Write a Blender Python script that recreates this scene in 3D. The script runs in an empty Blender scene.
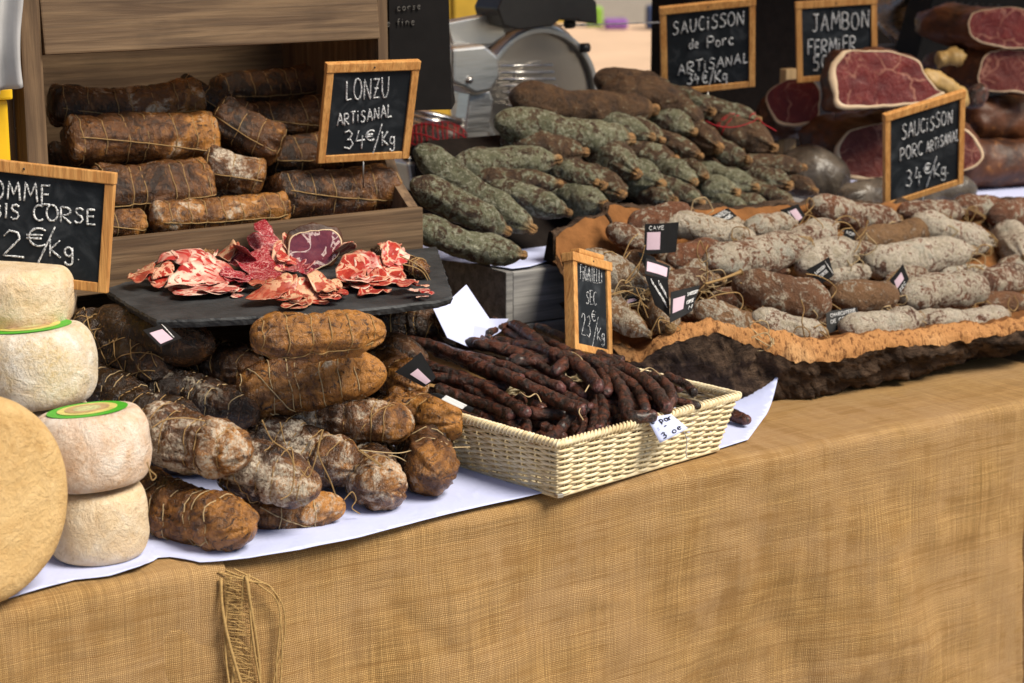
import bpy, math, random
import numpy as np
from mathutils import Vector, Matrix, noise
sc = bpy.context.scene
COL = sc.collection
R = math.radians

# ------------------------------------------------------------------ camera, sky, sun, exposure
CAM = np.array([0.0, 0.0, 1.65]); FPX = 2000.0; PITCH = R(13); AZ = R(56.6)
cam_d = bpy.data.cameras.new('camera'); cam = bpy.data.objects.new('camera', cam_d); COL.objects.link(cam)
cam.location = CAM; cam.rotation_euler = (R(90) - PITCH, 0, AZ - R(90))
cam_d.sensor_width = 36; cam_d.lens = FPX / 1024 * 36; cam_d.clip_start = .05; cam_d.clip_end = 500
cam_d.dof.use_dof = True; cam_d.dof.focus_distance = 3.02; cam_d.dof.aperture_fstop = 5.8
sc.camera = cam
SUN_EL, SUN_AZ = R(50), R(-62)          # direction towards the sun, azimuth from +X
w = bpy.data.worlds.new('World'); sc.world = w; w.use_nodes = True
nt = w.node_tree
sky = nt.nodes.new('ShaderNodeTexSky'); sky.sky_type = 'NISHITA'; sky.sun_disc = False
sky.sun_elevation = SUN_EL; sky.sun_rotation = R(90) - SUN_AZ
nt.nodes['Background'].inputs[1].default_value = .058
nt.links.new(sky.outputs[0], nt.nodes['Background'].inputs[0])
sd = bpy.data.lights.new('sun', 'SUN'); sd.energy = 3.4; sd.angle = R(28); sd.color = (1, .90, .74)
so = bpy.data.objects.new('sun', sd); COL.objects.link(so)
sdir = Vector((math.cos(SUN_EL) * math.cos(SUN_AZ), math.cos(SUN_EL) * math.sin(SUN_AZ), math.sin(SUN_EL)))
so.rotation_euler = sdir.to_track_quat('Z', 'Y').to_euler(); so.location = (0, -3, 8)
sc.view_settings.view_transform = 'Standard'; sc.view_settings.look = 'None'
sc.view_settings.exposure = .72; sc.view_settings.gamma = 1; sc.view_settings.use_curve_mapping = False
sc.render.engine = 'CYCLES'; sc.cycles.max_bounces = 8; sc.cycles.use_denoising = True

# ------------------------------------------------------------------ surveying helpers
_F = np.array([math.cos(AZ) * math.cos(PITCH), math.sin(AZ) * math.cos(PITCH), -math.sin(PITCH)])
_R = np.array([math.sin(AZ), -math.cos(AZ), 0]); _U = np.cross(_R, _F)
def ray(px, py): return _F + _R * (px - 512) / FPX - _U * (py - 341.5) / FPX
def at(px, py, Y):                       # point of the plane y = Y seen at a pixel of the photograph
    d = ray(px, py); t = Y / d[1]; return Vector(CAM + t * d)
def onz(px, py, z):
    d = ray(px, py); t = (z - CAM[2]) / d[2]; return Vector(CAM + t * d)
def mpp(p):                              # metres per pixel at a point
    return float((np.array(p) - CAM) @ _F) / FPX
def onplane(px, py, c, n):
    d = ray(px, py); t = np.dot(np.array(c) - CAM, np.array(n)) / np.dot(d, np.array(n)); return Vector(CAM + t * d)
AWY = 2.80                                 # front edge of the awning
TZ = .75                                  # table top
FWD = Vector((math.cos(AZ), math.sin(AZ), 0)); RGT = Vector((math.sin(AZ), -math.cos(AZ), 0))

# ------------------------------------------------------------------ object helpers
WL = {}
def tagp(o, label=None, cat=None, group=None, kind=None):
    if label: o['label'] = label
    if cat: o['category'] = cat
    if group: o['group'] = group
    if kind: o['kind'] = kind
    return o
def thing(name, label, cat, loc, group=None):
    o = bpy.data.objects.new(name, None); o.empty_display_size = .05; COL.objects.link(o)
    o.location = loc; WL[o] = Vector(loc); return tagp(o, label, cat, group)
def obj(name, V, F, mat, parent=None, smooth=True, origin=None, attr=None, uv=None, mats=None, midx=None, auto=None):
    me = bpy.data.meshes.new(name)
    V = [Vector(v) for v in V]
    if origin is None:
        if parent is not None: org = WL[parent]
        else:
            a = np.array([tuple(v) for v in V]); mn, mx = a.min(0), a.max(0)
            org = Vector(((mn[0] + mx[0]) / 2, (mn[1] + mx[1]) / 2, mn[2]))
    else: org = Vector(origin)
    me.from_pydata([v - org for v in V], [], F); me.update()
    o = bpy.data.objects.new(name, me); COL.objects.link(o)
    if parent is not None:
        o.parent = parent; o.location = org - WL[parent]
    else: o.location = org
    WL[o] = org
    for m in (mats or [mat]): me.materials.append(m)
    if midx: me.polygons.foreach_set('material_index', midx)
    if smooth: me.polygons.foreach_set('use_smooth', [True] * len(me.polygons))
    if attr:
        for k, vals in attr.items():
            at_ = me.attributes.new(k, 'FLOAT', 'POINT'); at_.data.foreach_set('value', vals)
    if uv:
        ul = me.uv_layers.new(name='UVMap')
        for lp in me.loops: ul.data[lp.index].uv = uv[lp.vertex_index]
    if auto and smooth:
        md = o.modifiers.new('edges', 'EDGE_SPLIT'); md.split_angle = R(auto)
    return o
class MB:
    def __init__(s): s.V = []; s.F = []
    def add(s, V, F):
        k = len(s.V); s.V += [Vector(v) for v in V]; s.F += [tuple(i + k for i in f) for f in F]; return s
    def box(s, a, b, M=None, bev=0.0):
        x0, y0, z0 = a; x1, y1, z1 = b
        if bev <= 0:
            V = [(x0,y0,z0),(x1,y0,z0),(x1,y1,z0),(x0,y1,z0),(x0,y0,z1),(x1,y0,z1),(x1,y1,z1),(x0,y1,z1)]
            F = [(0,3,2,1),(4,5,6,7),(0,1,5,4),(1,2,6,5),(2,3,7,6),(3,0,4,7)]
        else:
            import bmesh
            bm = bmesh.new(); bmesh.ops.create_cube(bm, size=1)
            for v in bm.verts:
                v.co = Vector(((x0+x1)/2 + v.co.x*(x1-x0), (y0+y1)/2 + v.co.y*(y1-y0), (z0+z1)/2 + v.co.z*(z1-z0)))
            bmesh.ops.bevel(bm, geom=bm.edges[:], offset=bev, segments=2, affect='EDGES', profile=.6)
            bm.verts.index_update()
            V = [v.co.copy() for v in bm.verts]; F = [tuple(v.index for v in f.verts) for f in bm.faces]; bm.free()
        if M is not None: V = [M @ Vector(v) for v in V]
        return s.add(V, F)
    def tube(s, pts, r, n=6, closed=False, flat=None):
        V, F = tube(pts, r, n, closed); return s.add(V, F)
    def prism(s, poly, ax, a, b):            # polygon in the two other axes, extruded along ax
        def mk(p, t):
            q = list(p); q.insert(ax, t); return tuple(q)
        n = len(poly); V = [mk(p, a) for p in poly] + [mk(p, b) for p in poly]
        F = [tuple(range(n)), tuple(range(2*n-1, n-1, -1))] + [(i, i+n, (i+1) % n + n, (i+1) % n) for i in range(n)]
        return s.add(V, F)
    def build(s, name, mat, parent=None, smooth=False, **k): return obj(name, s.V, s.F, mat, parent, smooth, **k)
def frames(pts, closed=False):
    n = len(pts); T = []
    for i in range(n):
        a = pts[(i-1) % n] if closed or i > 0 else pts[0]; b = pts[(i+1) % n] if closed or i < n-1 else pts[-1]
        d = (b - a); T.append(d.normalized() if d.length > 1e-9 else (T[-1] if T else Vector((1,0,0))))
    up = Vector((0,0,1)) if abs(T[0].z) < .9 else Vector((1,0,0))
    N = [(up - T[0]*up.dot(T[0])).normalized()]
    for i in range(1, n):
        v = N[-1] - T[i]*N[-1].dot(T[i]); N.append(v.normalized() if v.length > 1e-6 else N[-1])
    return T, N
def tube(pts, r, n=6, closed=False):
    pts = [Vector(p) for p in pts]; m = len(pts); T, N = frames(pts, closed); V = []; F = []
    for i in range(m):
        B = T[i].cross(N[i]); rr = r[i] if hasattr(r, '__len__') else r
        for k in range(n):
            a = 2*math.pi*k/n; V.append(pts[i] + (N[i]*math.cos(a) + B*math.sin(a))*rr)
    for i in range(m if closed else m-1):
        j = (i+1) % m
        for k in range(n): F.append((i*n+k, i*n+(k+1) % n, j*n+(k+1) % n, j*n+k))
    if not closed:
        F.append(tuple(range(n-1, -1, -1))); F.append(tuple((m-1)*n+k for k in range(n)))
    return V, F
def crom(pts, n):
    pts = [Vector(p) for p in pts]
    if len(pts) == 2: return [pts[0].lerp(pts[1], i/(n-1)) for i in range(n)]
    P = [pts[0]*2 - pts[1]] + pts + [pts[-1]*2 - pts[-2]]; out = []; m = len(pts)-1
    for i in range(n):
        s = i/(n-1)*m; k = min(int(s), m-1); t = s-k; a, b, c, d = P[k:k+4]
        out.append(.5*((2*b) + (c-a)*t + (2*a-5*b+4*c-d)*t*t + (3*b-a-3*c+d)*t**3))
    return out
def nz(v, f, s=0.0): return noise.noise(Vector((v[0]*f + s*7.13, v[1]*f + s*3.77, v[2]*f - s*5.31)))

# ------------------------------------------------------------------ materials
def rgb(r, g, b): return (r, g, b, 1)
class Mat:
    def __init__(s, name, rough=.6, spec=.4):
        s.m = bpy.data.materials.new(name); s.m.use_nodes = True; s.t = s.m.node_tree; s.b = s.t.nodes['Principled BSDF']
        s.b.inputs['Roughness'].default_value = rough; s.b.inputs['Specular IOR Level'].default_value = spec
    def n(s, typ, **kw):
        x = s.t.nodes.new(typ)
        for k, v in kw.items(): setattr(x, k, v)
        return x
    def put(s, x, i):
        def f(sock, v):
            if isinstance(v, bpy.types.NodeSocket): s.t.links.new(v, sock)
            else: sock.default_value = v
        for k, v in i.items(): f(x.inputs[k], v)
        return x
    def coord(s, kind='Object', scale=(1,1,1), rnd=True):
        tc = s.n('ShaderNodeTexCoord'); mp = s.n('ShaderNodeMapping'); s.t.links.new(tc.outputs[kind], mp.inputs[0]); mp.inputs['Scale'].default_value = scale
        if rnd:
            oi = s.n('ShaderNodeObjectInfo'); m = s.math('MULTIPLY', oi.outputs['Random'], 37.0)
            cx = s.n('ShaderNodeCombineXYZ'); s.put(cx, {0: m, 1: m, 2: m}); s.t.links.new(cx.outputs[0], mp.inputs['Location'])
        return mp.outputs[0]
    def math(s, op, a, b=0.0, c=None, clamp=False):
        x = s.n('ShaderNodeMath', operation=op, use_clamp=clamp); s.put(x, {0: a, 1: b})
        if c is not None: s.put(x, {2: c})
        return x.outputs[0]
    def noise(s, vec, scale, detail=4, rough=.55, dist=0.0):
        x = s.n('ShaderNodeTexNoise'); s.put(x, {'Vector': vec, 'Scale': scale, 'Detail': detail, 'Roughness': rough, 'Distortion': dist}); return x.outputs['Fac']
    def vor(s, vec, scale, feat='F1', out='Distance'):
        x = s.n('ShaderNodeTexVoronoi', feature=feat); s.put(x, {'Vector': vec, 'Scale': scale}); return x.outputs[out]
    def con(s, f, k=2.2): return s.math('ADD', s.math('MULTIPLY', s.math('SUBTRACT', f, .5), k), .5, clamp=True)
    def ramp(s, fac, lo, hi, a=0.0, b=1.0):
        x = s.n('ShaderNodeMapRange', interpolation_type='SMOOTHSTEP'); s.put(x, {0: fac, 1: lo, 2: hi, 3: a, 4: b}); return x.outputs[0]
    def mix(s, fac, a, b, mode='MIX'):
        x = s.n('ShaderNodeMix', data_type='RGBA', blend_type=mode); s.put(x, {0: fac, 6: a, 7: b}); return x.outputs[2]
    def prop(s, name):
        x = s.n('ShaderNodeAttribute', attribute_type='OBJECT', attribute_name=name); return x.outputs['Fac']
    def vattr(s, name):
        x = s.n('ShaderNodeAttribute', attribute_type='GEOMETRY', attribute_name=name); return x.outputs['Fac']
    def color(s, c): s.put(s.b, {'Base Color': c}); return s
    def rough(s, c): s.put(s.b, {'Roughness': c}); return s
    def bump(s, h, dist=.002, st=1.0):
        x = s.n('ShaderNodeBump'); s.put(x, {'Height': h, 'Distance': dist, 'Strength': st}); s.t.links.new(x.outputs[0], s.b.inputs['Normal']); return s

def m_plain(name, c, rough=.6, spec=.4, var=.12, scale=30, bump=.0):
    m = Mat(name, rough, spec); v = m.coord(); f = m.noise(v, scale, 5)
    m.color(m.mix(f, rgb(*[x*(1-var*2) for x in c]), rgb(*[min(1, x*(1+var*2)) for x in c])))
    if bump: m.bump(f, bump)
    return m.m
def m_wood(name, c1, c2, axis=0, rough=.6, grain=1.0, dark=.35, spec=.3):
    m = Mat(name, rough, spec); s = [28*grain]*3; s[axis] = 1.6*grain
    v = m.coord('Object', tuple(s)); f = m.noise(v, 2.2, 6, .6, .7)
    s2 = [150*grain]*3; s2[axis] = 4*grain; f2 = m.noise(m.coord('Object', tuple(s2)), 1.5, 4)
    blot = m.noise(m.coord('Object'), 7, 5)
    c = m.mix(m.ramp(f, .3, .7), rgb(*c1), rgb(*c2))
    c = m.mix(m.ramp(f2, .45, .75, 0, .55), c, rgb(*[x*.45 for x in c1]))
    c = m.mix(m.ramp(blot, .5, .75, 0, dark), c, rgb(*[x*.35 for x in c1]))
    m.color(c); m.bump(m.math('ADD', f, f2), .0015, .6); return m.m
def mats():
    M = {}
    # cured coppa: brown casing, tone = dark..orange, mould = white bloom
    m = Mat('coppa_casing', .40, .55); v = m.coord(); t = m.prop('tone'); mo = m.prop('mould')
    n1 = m.con(m.noise(v, 20, 7, .66, .9), 2.6); n2 = m.noise(v, 75, 6, .68, 1.2); n3 = m.con(m.noise(v, 20, 7, .68, .6), 2.6); n4 = m.noise(v, 230, 5, .72, .4)
    fib = m.noise(m.coord('Object', (60, 60, 12)), 1.6, 6, .65, 1.8)
    al = m.vattr('along'); k = m.math('ADD', m.math('ADD', m.math('SUBTRACT', m.math('MULTIPLY', n1, 1.05), .15), m.math('MULTIPLY', m.ramp(al, .45, .92), .42)), m.math('MULTIPLY', m.math('SUBTRACT', t, .69), 1.35))
    c = m.mix(m.ramp(k, -.15, .45), rgb(.017, .008, .004), rgb(.12, .046, .013))
    c = m.mix(m.ramp(k, .35, 1.05), c, rgb(.42, .180, .038))
    c = m.mix(m.math('MULTIPLY', m.ramp(n2, .50, .66), m.ramp(t, .2, .7, .75, 1)), c, rgb(.032, .013, .006))
    c = m.mix(m.ramp(fib, .54, .70, 0, .35), c, rgb(.42, .19, .05))
    c = m.mix(m.ramp(n4, .54, .68, 0, .4), c, rgb(.05, .02, .008))
    mk = m.math('ADD', n3, m.math('MULTIPLY', mo, .55))
    mk = m.math('MULTIPLY', m.ramp(mk, .85, 1.1), m.ramp(n4, .38, .58, .1, 1))
    c = m.mix(m.math('MULTIPLY', mk, .85), c, rgb(.60, .53, .42)); m.color(c)
    m.rough(m.ramp(mk, 0, 1, .27, .75)); m.bump(m.math('ADD', m.math('ADD', n2, fib), m.math('ADD', m.math('MULTIPLY', n1, .5), m.math('MULTIPLY', n4, .15))), .0055, .75); M['coppa'] = m.m
    # grey-green mould sausages
    m = Mat('green_mould_casing', .6, .4); v = m.coord(); t = m.prop('tone'); e = m.vattr('along')
    n1 = m.con(m.noise(v, 36, 7, .68, .7), 2.6); n2 = m.con(m.noise(v, 120, 6, .72, .5), 2.2); n3 = m.noise(v, 12, 3); n4 = m.noise(v, 330, 4, .72)
    gm = m.mix(m.con(n3), rgb(.165, .165, .098), rgb(.058, .060, .029)); gm = m.mix(m.ramp(n2, .45, .8, 0, .65), gm, rgb(.36, .355, .27))
    br = m.mix(n1, rgb(.020, .010, .006), rgb(.13, .064, .024))
    k = m.math('SUBTRACT', m.math('ADD', m.math('MULTIPLY', n1, .6), m.math('MULTIPLY', n2, .4)), m.math('MULTIPLY', t, .45))
    c = m.mix(m.ramp(k, .24, .40), br, gm)
    c = m.mix(m.ramp(n4, .54, .68, 0, .4), c, rgb(.030, .018, .011))
    c = m.mix(m.math('MULTIPLY', m.ramp(e, .88, .97), m.ramp(n2, .3, .6, .3, 1)), c, rgb(.34, .18, .065)); m.color(c)
    m.bump(m.math('ADD', n1, m.math('ADD', m.math('MULTIPLY', n2, .6), m.math('MULTIPLY', n4, .25))), .006, .9); M['green'] = m.m
    # dry saucissons with white bloom
    m = Mat('white_bloom_casing', .6, .4); v = m.coord(); t = m.prop('tone'); mo = m.prop('mould'); e = m.vattr('along')
    n1 = m.con(m.noise(v, 14, 5, .6, .3)); n2 = m.con(m.noise(v, 140, 7, .72, .8), 2.2); n3 = m.con(m.noise(v, 44, 7, .66, 1.2), 2.8); n4 = m.noise(v, 340, 4, .72)
    base = m.mix(n1, rgb(.060, .022, .012), rgb(.225, .080, .032)); base = m.mix(m.ramp(t, .3, 1.0), base, rgb(.21, .115, .05))
    base = m.mix(m.ramp(n3, .55, .9, 0, .7), base, rgb(.05, .02, .013)); base = m.mix(m.ramp(n4, .55, .7, 0, .5), base, rgb(.36, .2, .1))
    wm = m.mix(n3, rgb(.74, .67, .56), rgb(.36, .30, .21)); wm = m.mix(m.ramp(n1, .6, .9, 0, .5), wm, rgb(.33, .34, .29)); wm = m.mix(m.ramp(n4, .5, .66, 0, .55), wm, rgb(.20, .13, .08))
    k = m.math('ADD', m.math('ADD', m.math('MULTIPLY', n2, .35), m.math('MULTIPLY', n3, .45)), m.math('ADD', m.math('MULTIPLY', n1, .2), m.math('MULTIPLY', m.math('SUBTRACT', mo, .66), .55)))
    c = m.mix(m.ramp(k, .41, .60), base, wm); c = m.mix(m.ramp(e, .93, .985), c, rgb(.27, .16, .06)); m.color(c)
    m.bump(m.math('ADD', n3, m.math('ADD', m.math('MULTIPLY', n2, .8), m.math('MULTIPLY', n4, .4))), .0055, .9); M['dry'] = m.m
    # dark liver sausages
    m = Mat('dark_sausage_casing', .32, .45); v = m.coord(); n1 = m.con(m.noise(v, 60, 6, .65, .8), 2.0); n2 = m.noise(v, 260, 5, .7, .6)
    c = m.mix(m.ramp(n1, .35, .75), rgb(.010, .0035, .002), rgb(.105, .026, .010)); c = m.mix(m.ramp(n2, .58, .72, 0, .7), c, rgb(.19, .07, .04))
    e = m.vattr('along'); c = m.mix(m.math('MULTIPLY', m.ramp(e, .93, 1), m.ramp(n1, .35, .6)), c, rgb(.14, .045, .04)); m.color(c)
    m.b.inputs['Coat Weight'].default_value = .35; m.b.inputs['Coat Roughness'].default_value = .3; m.rough(m.ramp(n2, .35, .65, .2, .55)); m.bump(m.math('ADD', n1, n2), .004, .85); M['fig'] = m.m
    # twine, paper, black card
    M['twine'] = m_plain('twine', (.30, .19, .08), .85, .2, .3, 400)
    M['pale_twine'] = m_plain('pale_twine', (.42, .31, .17), .85, .2, .3, 400)
    M['jute'] = m_plain('jute', (.40, .26, .105), .9, .1, .3, 300)
    M['red_twine'] = m_plain('red_twine', (.30, .012, .02), .7, .2, .2, 200)
    m = Mat('white_paper', .7, .25); v = m.coord(rnd=False); n1 = m.noise(v, 9, 4); m.color(m.mix(n1, rgb(.50, .55, .82), rgb(.57, .62, .88))); m.bump(m.noise(v, 22, 3, .5, .6), .006, .35); M['paper'] = m.m
    M['card'] = m_plain('black_card', (.008, .008, .009), .6, .2, .2, 60)
    M['sticker'] = m_plain('pale_pink_sticker', (.56, .42, .50), .6, .3, .05, 80)
    M['ink'] = m_plain('white_print', (.72, .72, .72), .6, .3, .05, 90)
    M['grey_ink'] = m_plain('grey_print', (.07, .065, .06), .6, .3, .05, 90)
    M['blackink'] = m_plain('black_ink', (.02, .02, .025), .6, .3, .05, 90)
    m = Mat('chalk', .95, .1); v = m.coord(); n = m.noise(v, 420, 3, .7); m.color(m.mix(m.ramp(n, .40, .58), rgb(.10, .11, .12), rgb(.80, .81, .83))); M['chalk'] = m.m
    # slate boards of the signs: dark with a fine grid of smears
    m = Mat('chalkboard', .75, .25); v = m.coord(); n = m.noise(v, 22, 5, .6, .8); g = m.noise(m.coord('Object', (1,1,1)), 300, 3)
    m.color(m.mix(m.ramp(n, .45, .8), rgb(.006, .009, .013), rgb(.040, .046, .054))); m.bump(g, .0004, .5); M['board'] = m.m
    m = Mat('slate', .62, .4); v = m.coord(); n = m.noise(v, 12, 7, .65); n2 = m.noise(v, 90, 5)
    m.color(m.mix(m.ramp(n, .35, .7), rgb(.016, .017, .019), rgb(.045, .048, .052))); m.bump(m.math('ADD', n, m.math('MULTIPLY', n2, .5)), .004, .7); M['slate'] = m.m
    # woods
    M['frame'] = m_wood('pine_frame', (.46, .20, .055), (.68, .36, .12), 2, .5, 1.6, .1)
    M['bin'] = m_wood('weathered_pine', (.08, .047, .026), (.175, .112, .062), 0, .7, .9, .35)
    M['binz'] = m_wood('weathered_pine_upright', (.08, .047, .026), (.185, .117, .065), 2, .7, .9, .3)
    M['grey_wood'] = m_wood('grey_barn_wood', (.15, .147, .15), (.32, .315, .305), 0, .8, .8, .45)
    M['pale_wood'] = m_wood('pale_wood', (.50, .34, .17), (.62, .45, .25), 2, .6, 1, .1)
    M['table_wood'] = m_wood('table_wood', (.20, .12, .06), (.32, .2, .11), 0, .7, .6, .3)
    # cork oak: cut face and bark
    m = Mat('cork_cut', .85, .2); v = m.coord(); n = m.noise(v, 30, 6, .65); p = m.noise(m.coord('Object', (1, 1, .25)), 130, 4, .7); n3 = m.noise(v, 6, 4)
    c = m.mix(n, rgb(.30, .13, .043), rgb(.54, .275, .105)); c = m.mix(m.ramp(n3, .5, .75, 0, .7), c, rgb(.66, .40, .19))
    c = m.mix(m.ramp(p, .53, .62, 0, .85), c, rgb(.12, .045, .016)); m.color(c); m.bump(m.math('SUBTRACT', n, p), .006, .9); M['cork'] = m.m
    M['cork_lining'] = m_plain('cork_lining', (.20, .085, .028), .9, .15, .35, 26, .008)  # brownish inner cork, with the shade of the hollow put into its tone
    m = Mat('cork_bark', .9, .2); v = m.coord('Object', (.5, 1, 1.3)); n = m.noise(v, 28, 8, .74, .8); n2 = m.noise(m.coord('Object', (.3, 1, 1.8)), 60, 6, .7, .8)
    c = m.mix(m.ramp(n, .35, .7), rgb(.030, .018, .012), rgb(.16, .10, .064)); c = m.mix(m.ramp(n2, .6, .75, 0, .6), c, rgb(.19, .14, .10)); m.color(c)
    m.bump(m.math('ADD', n, n2), .016, 1.0); M['bark'] = m.m
    # burlap, woven in cloth metres (UV)
    def burlap(name, tint, per=.0031):
        m = Mat(name, .9, .15); tc = m.n('ShaderNodeTexCoord'); sx = m.n('ShaderNodeSeparateXYZ'); m.t.links.new(tc.outputs['UV'], sx.inputs[0])
        uv = tc.outputs['UV']; wob = m.noise(uv, 14, 3); wob2 = m.noise(uv, 60, 2)
        d = m.math('ADD', m.math('MULTIPLY', wob, .012), m.math('MULTIPLY', wob2, .0028))
        def thr(comp): 
            return m.math('ABSOLUTE', m.math('SINE', m.math('MULTIPLY', m.math('ADD', comp, d), math.pi/per)))
        a, b = thr(sx.outputs[0]), thr(sx.outputs[1])
        def st(scale, sc_=1.0, det=4):
            mp = m.n('ShaderNodeMapping'); m.t.links.new(uv, mp.inputs[0]); mp.inputs['Scale'].default_value = scale; return m.noise(mp.outputs[0], sc_, det, .6, .2)
        warp = st((330, 4, 1)); weft = st((5, 330, 1)); weft2 = st((2.2, 70, 1)); warp2 = st((60, 1.8, 1)); bl = m.noise(uv, 5.5, 5, .6, .4); bl2 = m.noise(uv, 22, 4, .6)
        h = m.math('MULTIPLY', m.ramp(a, .05, .75), m.ramp(b, .05, .75))
        c0 = [x*1.12 for x in tint]
        c = m.mix(m.ramp(m.math('ADD', m.math('MULTIPLY', warp, .5), m.math('MULTIPLY', weft, .5)), .36, .64), rgb(*[x*.45 for x in c0]), rgb(*[min(1, x*1.28) for x in c0]))
        c = m.mix(m.ramp(m.math('ADD', m.math('MULTIPLY', weft2, .65), m.math('MULTIPLY', warp2, .35)), .42, .66, 0, .5), c, rgb(c0[0]*.62, c0[1]*.52, c0[2]*.42))
        c = m.mix(m.math('MULTIPLY', m.con(bl, 3.0), .6), c, rgb(c0[0]*1.05, c0[1]*1.12, c0[2]*1.6))
        c = m.mix(m.ramp(bl2, .52, .72, 0, .22), c, rgb(c0[0]*.58, c0[1]*.47, c0[2]*.34)); c = m.mix(m.ramp(m.math('ADD', m.math('MULTIPLY', st((2.2, 60, 1), 1.0, 6), .5), m.math('MULTIPLY', st((26, 3.0, 1), 1.0, 6), .5)), .49, .62, 0, .65), c, rgb(c0[0]*.55, c0[1]*.48, c0[2]*.42)); c = m.mix(m.ramp(st((3.5, 190, 1)), .60, .70, 0, .6), c, rgb(c0[0]*.42, c0[1]*.33, c0[2]*.25))
        c = m.mix(m.math('SUBTRACT', 1.0, h), c, rgb(c0[0]*.45, c0[1]*.38, c0[2]*.30)); 
        m.color(c); m.bump(m.math('ADD', h, m.math('MULTIPLY', m.math('ADD', warp, weft), .6)), .0011, .6); return m.m
    M['burlap'] = burlap('burlap', (.45, .285, .115), .0027); M['burlap_left'] = burlap('burlap_left', (.45, .285, .115), .0026); M['burlap_shaded'] = burlap('burlap_brown_shaded', (.20, .12, .055))  # last one: brown cloth whose tint also carries the shade it hangs in
    # wicker
    m = Mat('wicker', .5, .35); v = m.coord(); n = m.noise(v, 70, 5, .6); n2 = m.noise(v, 9, 3)
    c = m.mix(m.ramp(n, .3, .7), rgb(.66, .53, .31), rgb(.84, .74, .52)); c = m.mix(m.ramp(n2, .5, .8, 0, .5), c, rgb(.46, .33, .15)); m.color(c); M['wicker'] = m.m
    # cheese rinds
    def rind(name, a, b, c_):
        m = Mat(name, .8, .2); v = m.coord(); n = m.con(m.noise(v, 30, 8, .7, .5), 3.0); n2 = m.con(m.noise(v, 150, 6, .72), 2.4); n3 = m.con(m.noise(v, 19, 7, .66, .6), 3.2); n4 = m.noise(v, 420, 4, .7)
        c = m.mix(n, rgb(*a), rgb(*b)); c = m.mix(m.math('MULTIPLY', n3, m.ramp(n2, .2, .8, .5, 1)), c, rgb(*c_)); c = m.mix(m.ramp(n2, .72, .95, 0, .5), c, rgb(.34, .19, .11)); c = m.mix(m.ramp(n4, .56, .7, 0, .3), c, rgb(.45, .3, .2))
        m.color(c); m.bump(m.math('ADD', n, m.math('ADD', m.math('MULTIPLY', n2, .5), m.math('MULTIPLY', n4, .4))), .0045, .75); return m.m
    M['rind_white'] = rind('white_cheese_rind', (.66, .54, .42), (.88, .86, .80), (.66, .50, .27))
    M['rind_pink'] = rind('pink_cheese_rind', (.74, .56, .43), (.88, .82, .74), (.66, .42, .24))
    M['rind_tan'] = rind('tan_cheese_rind', (.68, .48, .28), (.86, .76, .60), (.72, .54, .32))
    M['rind_wheel'] = rind('wheel_cheese_rind', (.64, .43, .19), (.76, .54, .27), (.56, .34, .13))
    M['lab_green'] = m_plain('green_label_print', (.06, .40, .02), .45, .4, .1, 60)
    M['lab_yellow'] = m_plain('yellow_label_print', (.62, .55, .16), .45, .4, .25, 60)
    M['lab_emblem'] = m_plain('emblem_print', (.50, .48, .22), .5, .4, .6, 160)
    M['lab_tan'] = m_plain('tan_label_print', (.45, .30, .14), .5, .4, .4, 130)
    # sliced and cut meats
    def meat(name, red, red2, fat, amount, scale, fine=0.0, rough=.32):
        m = Mat(name, rough, .5); v = m.coord(); n = m.noise(v, scale, 5, .55, 1.6); n2 = m.noise(v, scale*3.2, 5, .6, .8); n3 = m.noise(v, scale*.7, 3)
        c = m.mix(m.ramp(n2, .3, .7), rgb(*red), rgb(*red2))
        k = m.math('ABSOLUTE', m.math('SUBTRACT', n, .5)); f = m.ramp(k, amount*.45, amount, 1, 0)
        f = m.math('MULTIPLY', f, m.ramp(n3, .35, .55, .15, 1))
        if fine: f = m.math('MAXIMUM', f, m.ramp(m.vor(v, fine), .22, .34, .85, 0))
        e = m.vattr('rim'); f = m.math('MAXIMUM', f, m.math('MULTIPLY', e, m.ramp(n3, .45, .6)))
        c = m.mix(f, c, rgb(*fat)); m.color(c); m.b.inputs['Subsurface Weight'].default_value = .15; m.b.inputs['Subsurface Radius'].default_value = (.006, .002, .001); m.bump(n2, .0015, .5); return m.m
    M['sl_marble'] = meat('marbled_slice', (.30, .015, .016), (.46, .04, .034), (.76, .52, .42), .11, 26)
    M['sl_salami'] = meat('salami_slice', (.19, .008, .016), (.32, .022, .036), (.62, .30, .28), .02, 30, 330)
    M['sl_red'] = meat('red_slice', (.27, .013, .012), (.44, .05, .03), (.70, .40, .27), .055, 22)
    M['sl_dry'] = meat('dry_slice', (.24, .028, .018), (.40, .080, .045), (.60, .36, .22), .07, 24)
    M['sl_purple'] = meat('purple_cut', (.10, .012, .030), (.17, .03, .045), (.58, .44, .42), .035, 20)
    def hamcut(name, r1, r2, fat, sc_, wdt):
        m = Mat(name, .42, .3); v = m.coord(); n = m.con(m.noise(v, 26, 5, .6, .8)); n2 = m.noise(v, 120, 5, .7); wv = m.n('ShaderNodeTexNoise'); m.put(wv, {'Vector': v, 'Scale': 13, 'Detail': 3})
        add = m.n('ShaderNodeVectorMath', operation='MULTIPLY_ADD'); m.put(add, {0: wv.outputs['Color'], 1: (.09, .09, .09), 2: v})
        e = m.vor(add.outputs[0], sc_, 'DISTANCE_TO_EDGE'); e2 = m.vor(add.outputs[0], sc_*3.4, 'DISTANCE_TO_EDGE'); sel = m.noise(v, 15, 2)
        c = m.mix(n, rgb(*r1), rgb(*r2)); f = m.math('MULTIPLY', m.ramp(e, wdt*.3, wdt, 1, 0), m.ramp(sel, .42, .55)); f2 = m.math('MULTIPLY', m.ramp(e2, wdt*.25, wdt*1.1, .5, 0), m.ramp(n, .4, .7))
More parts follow.
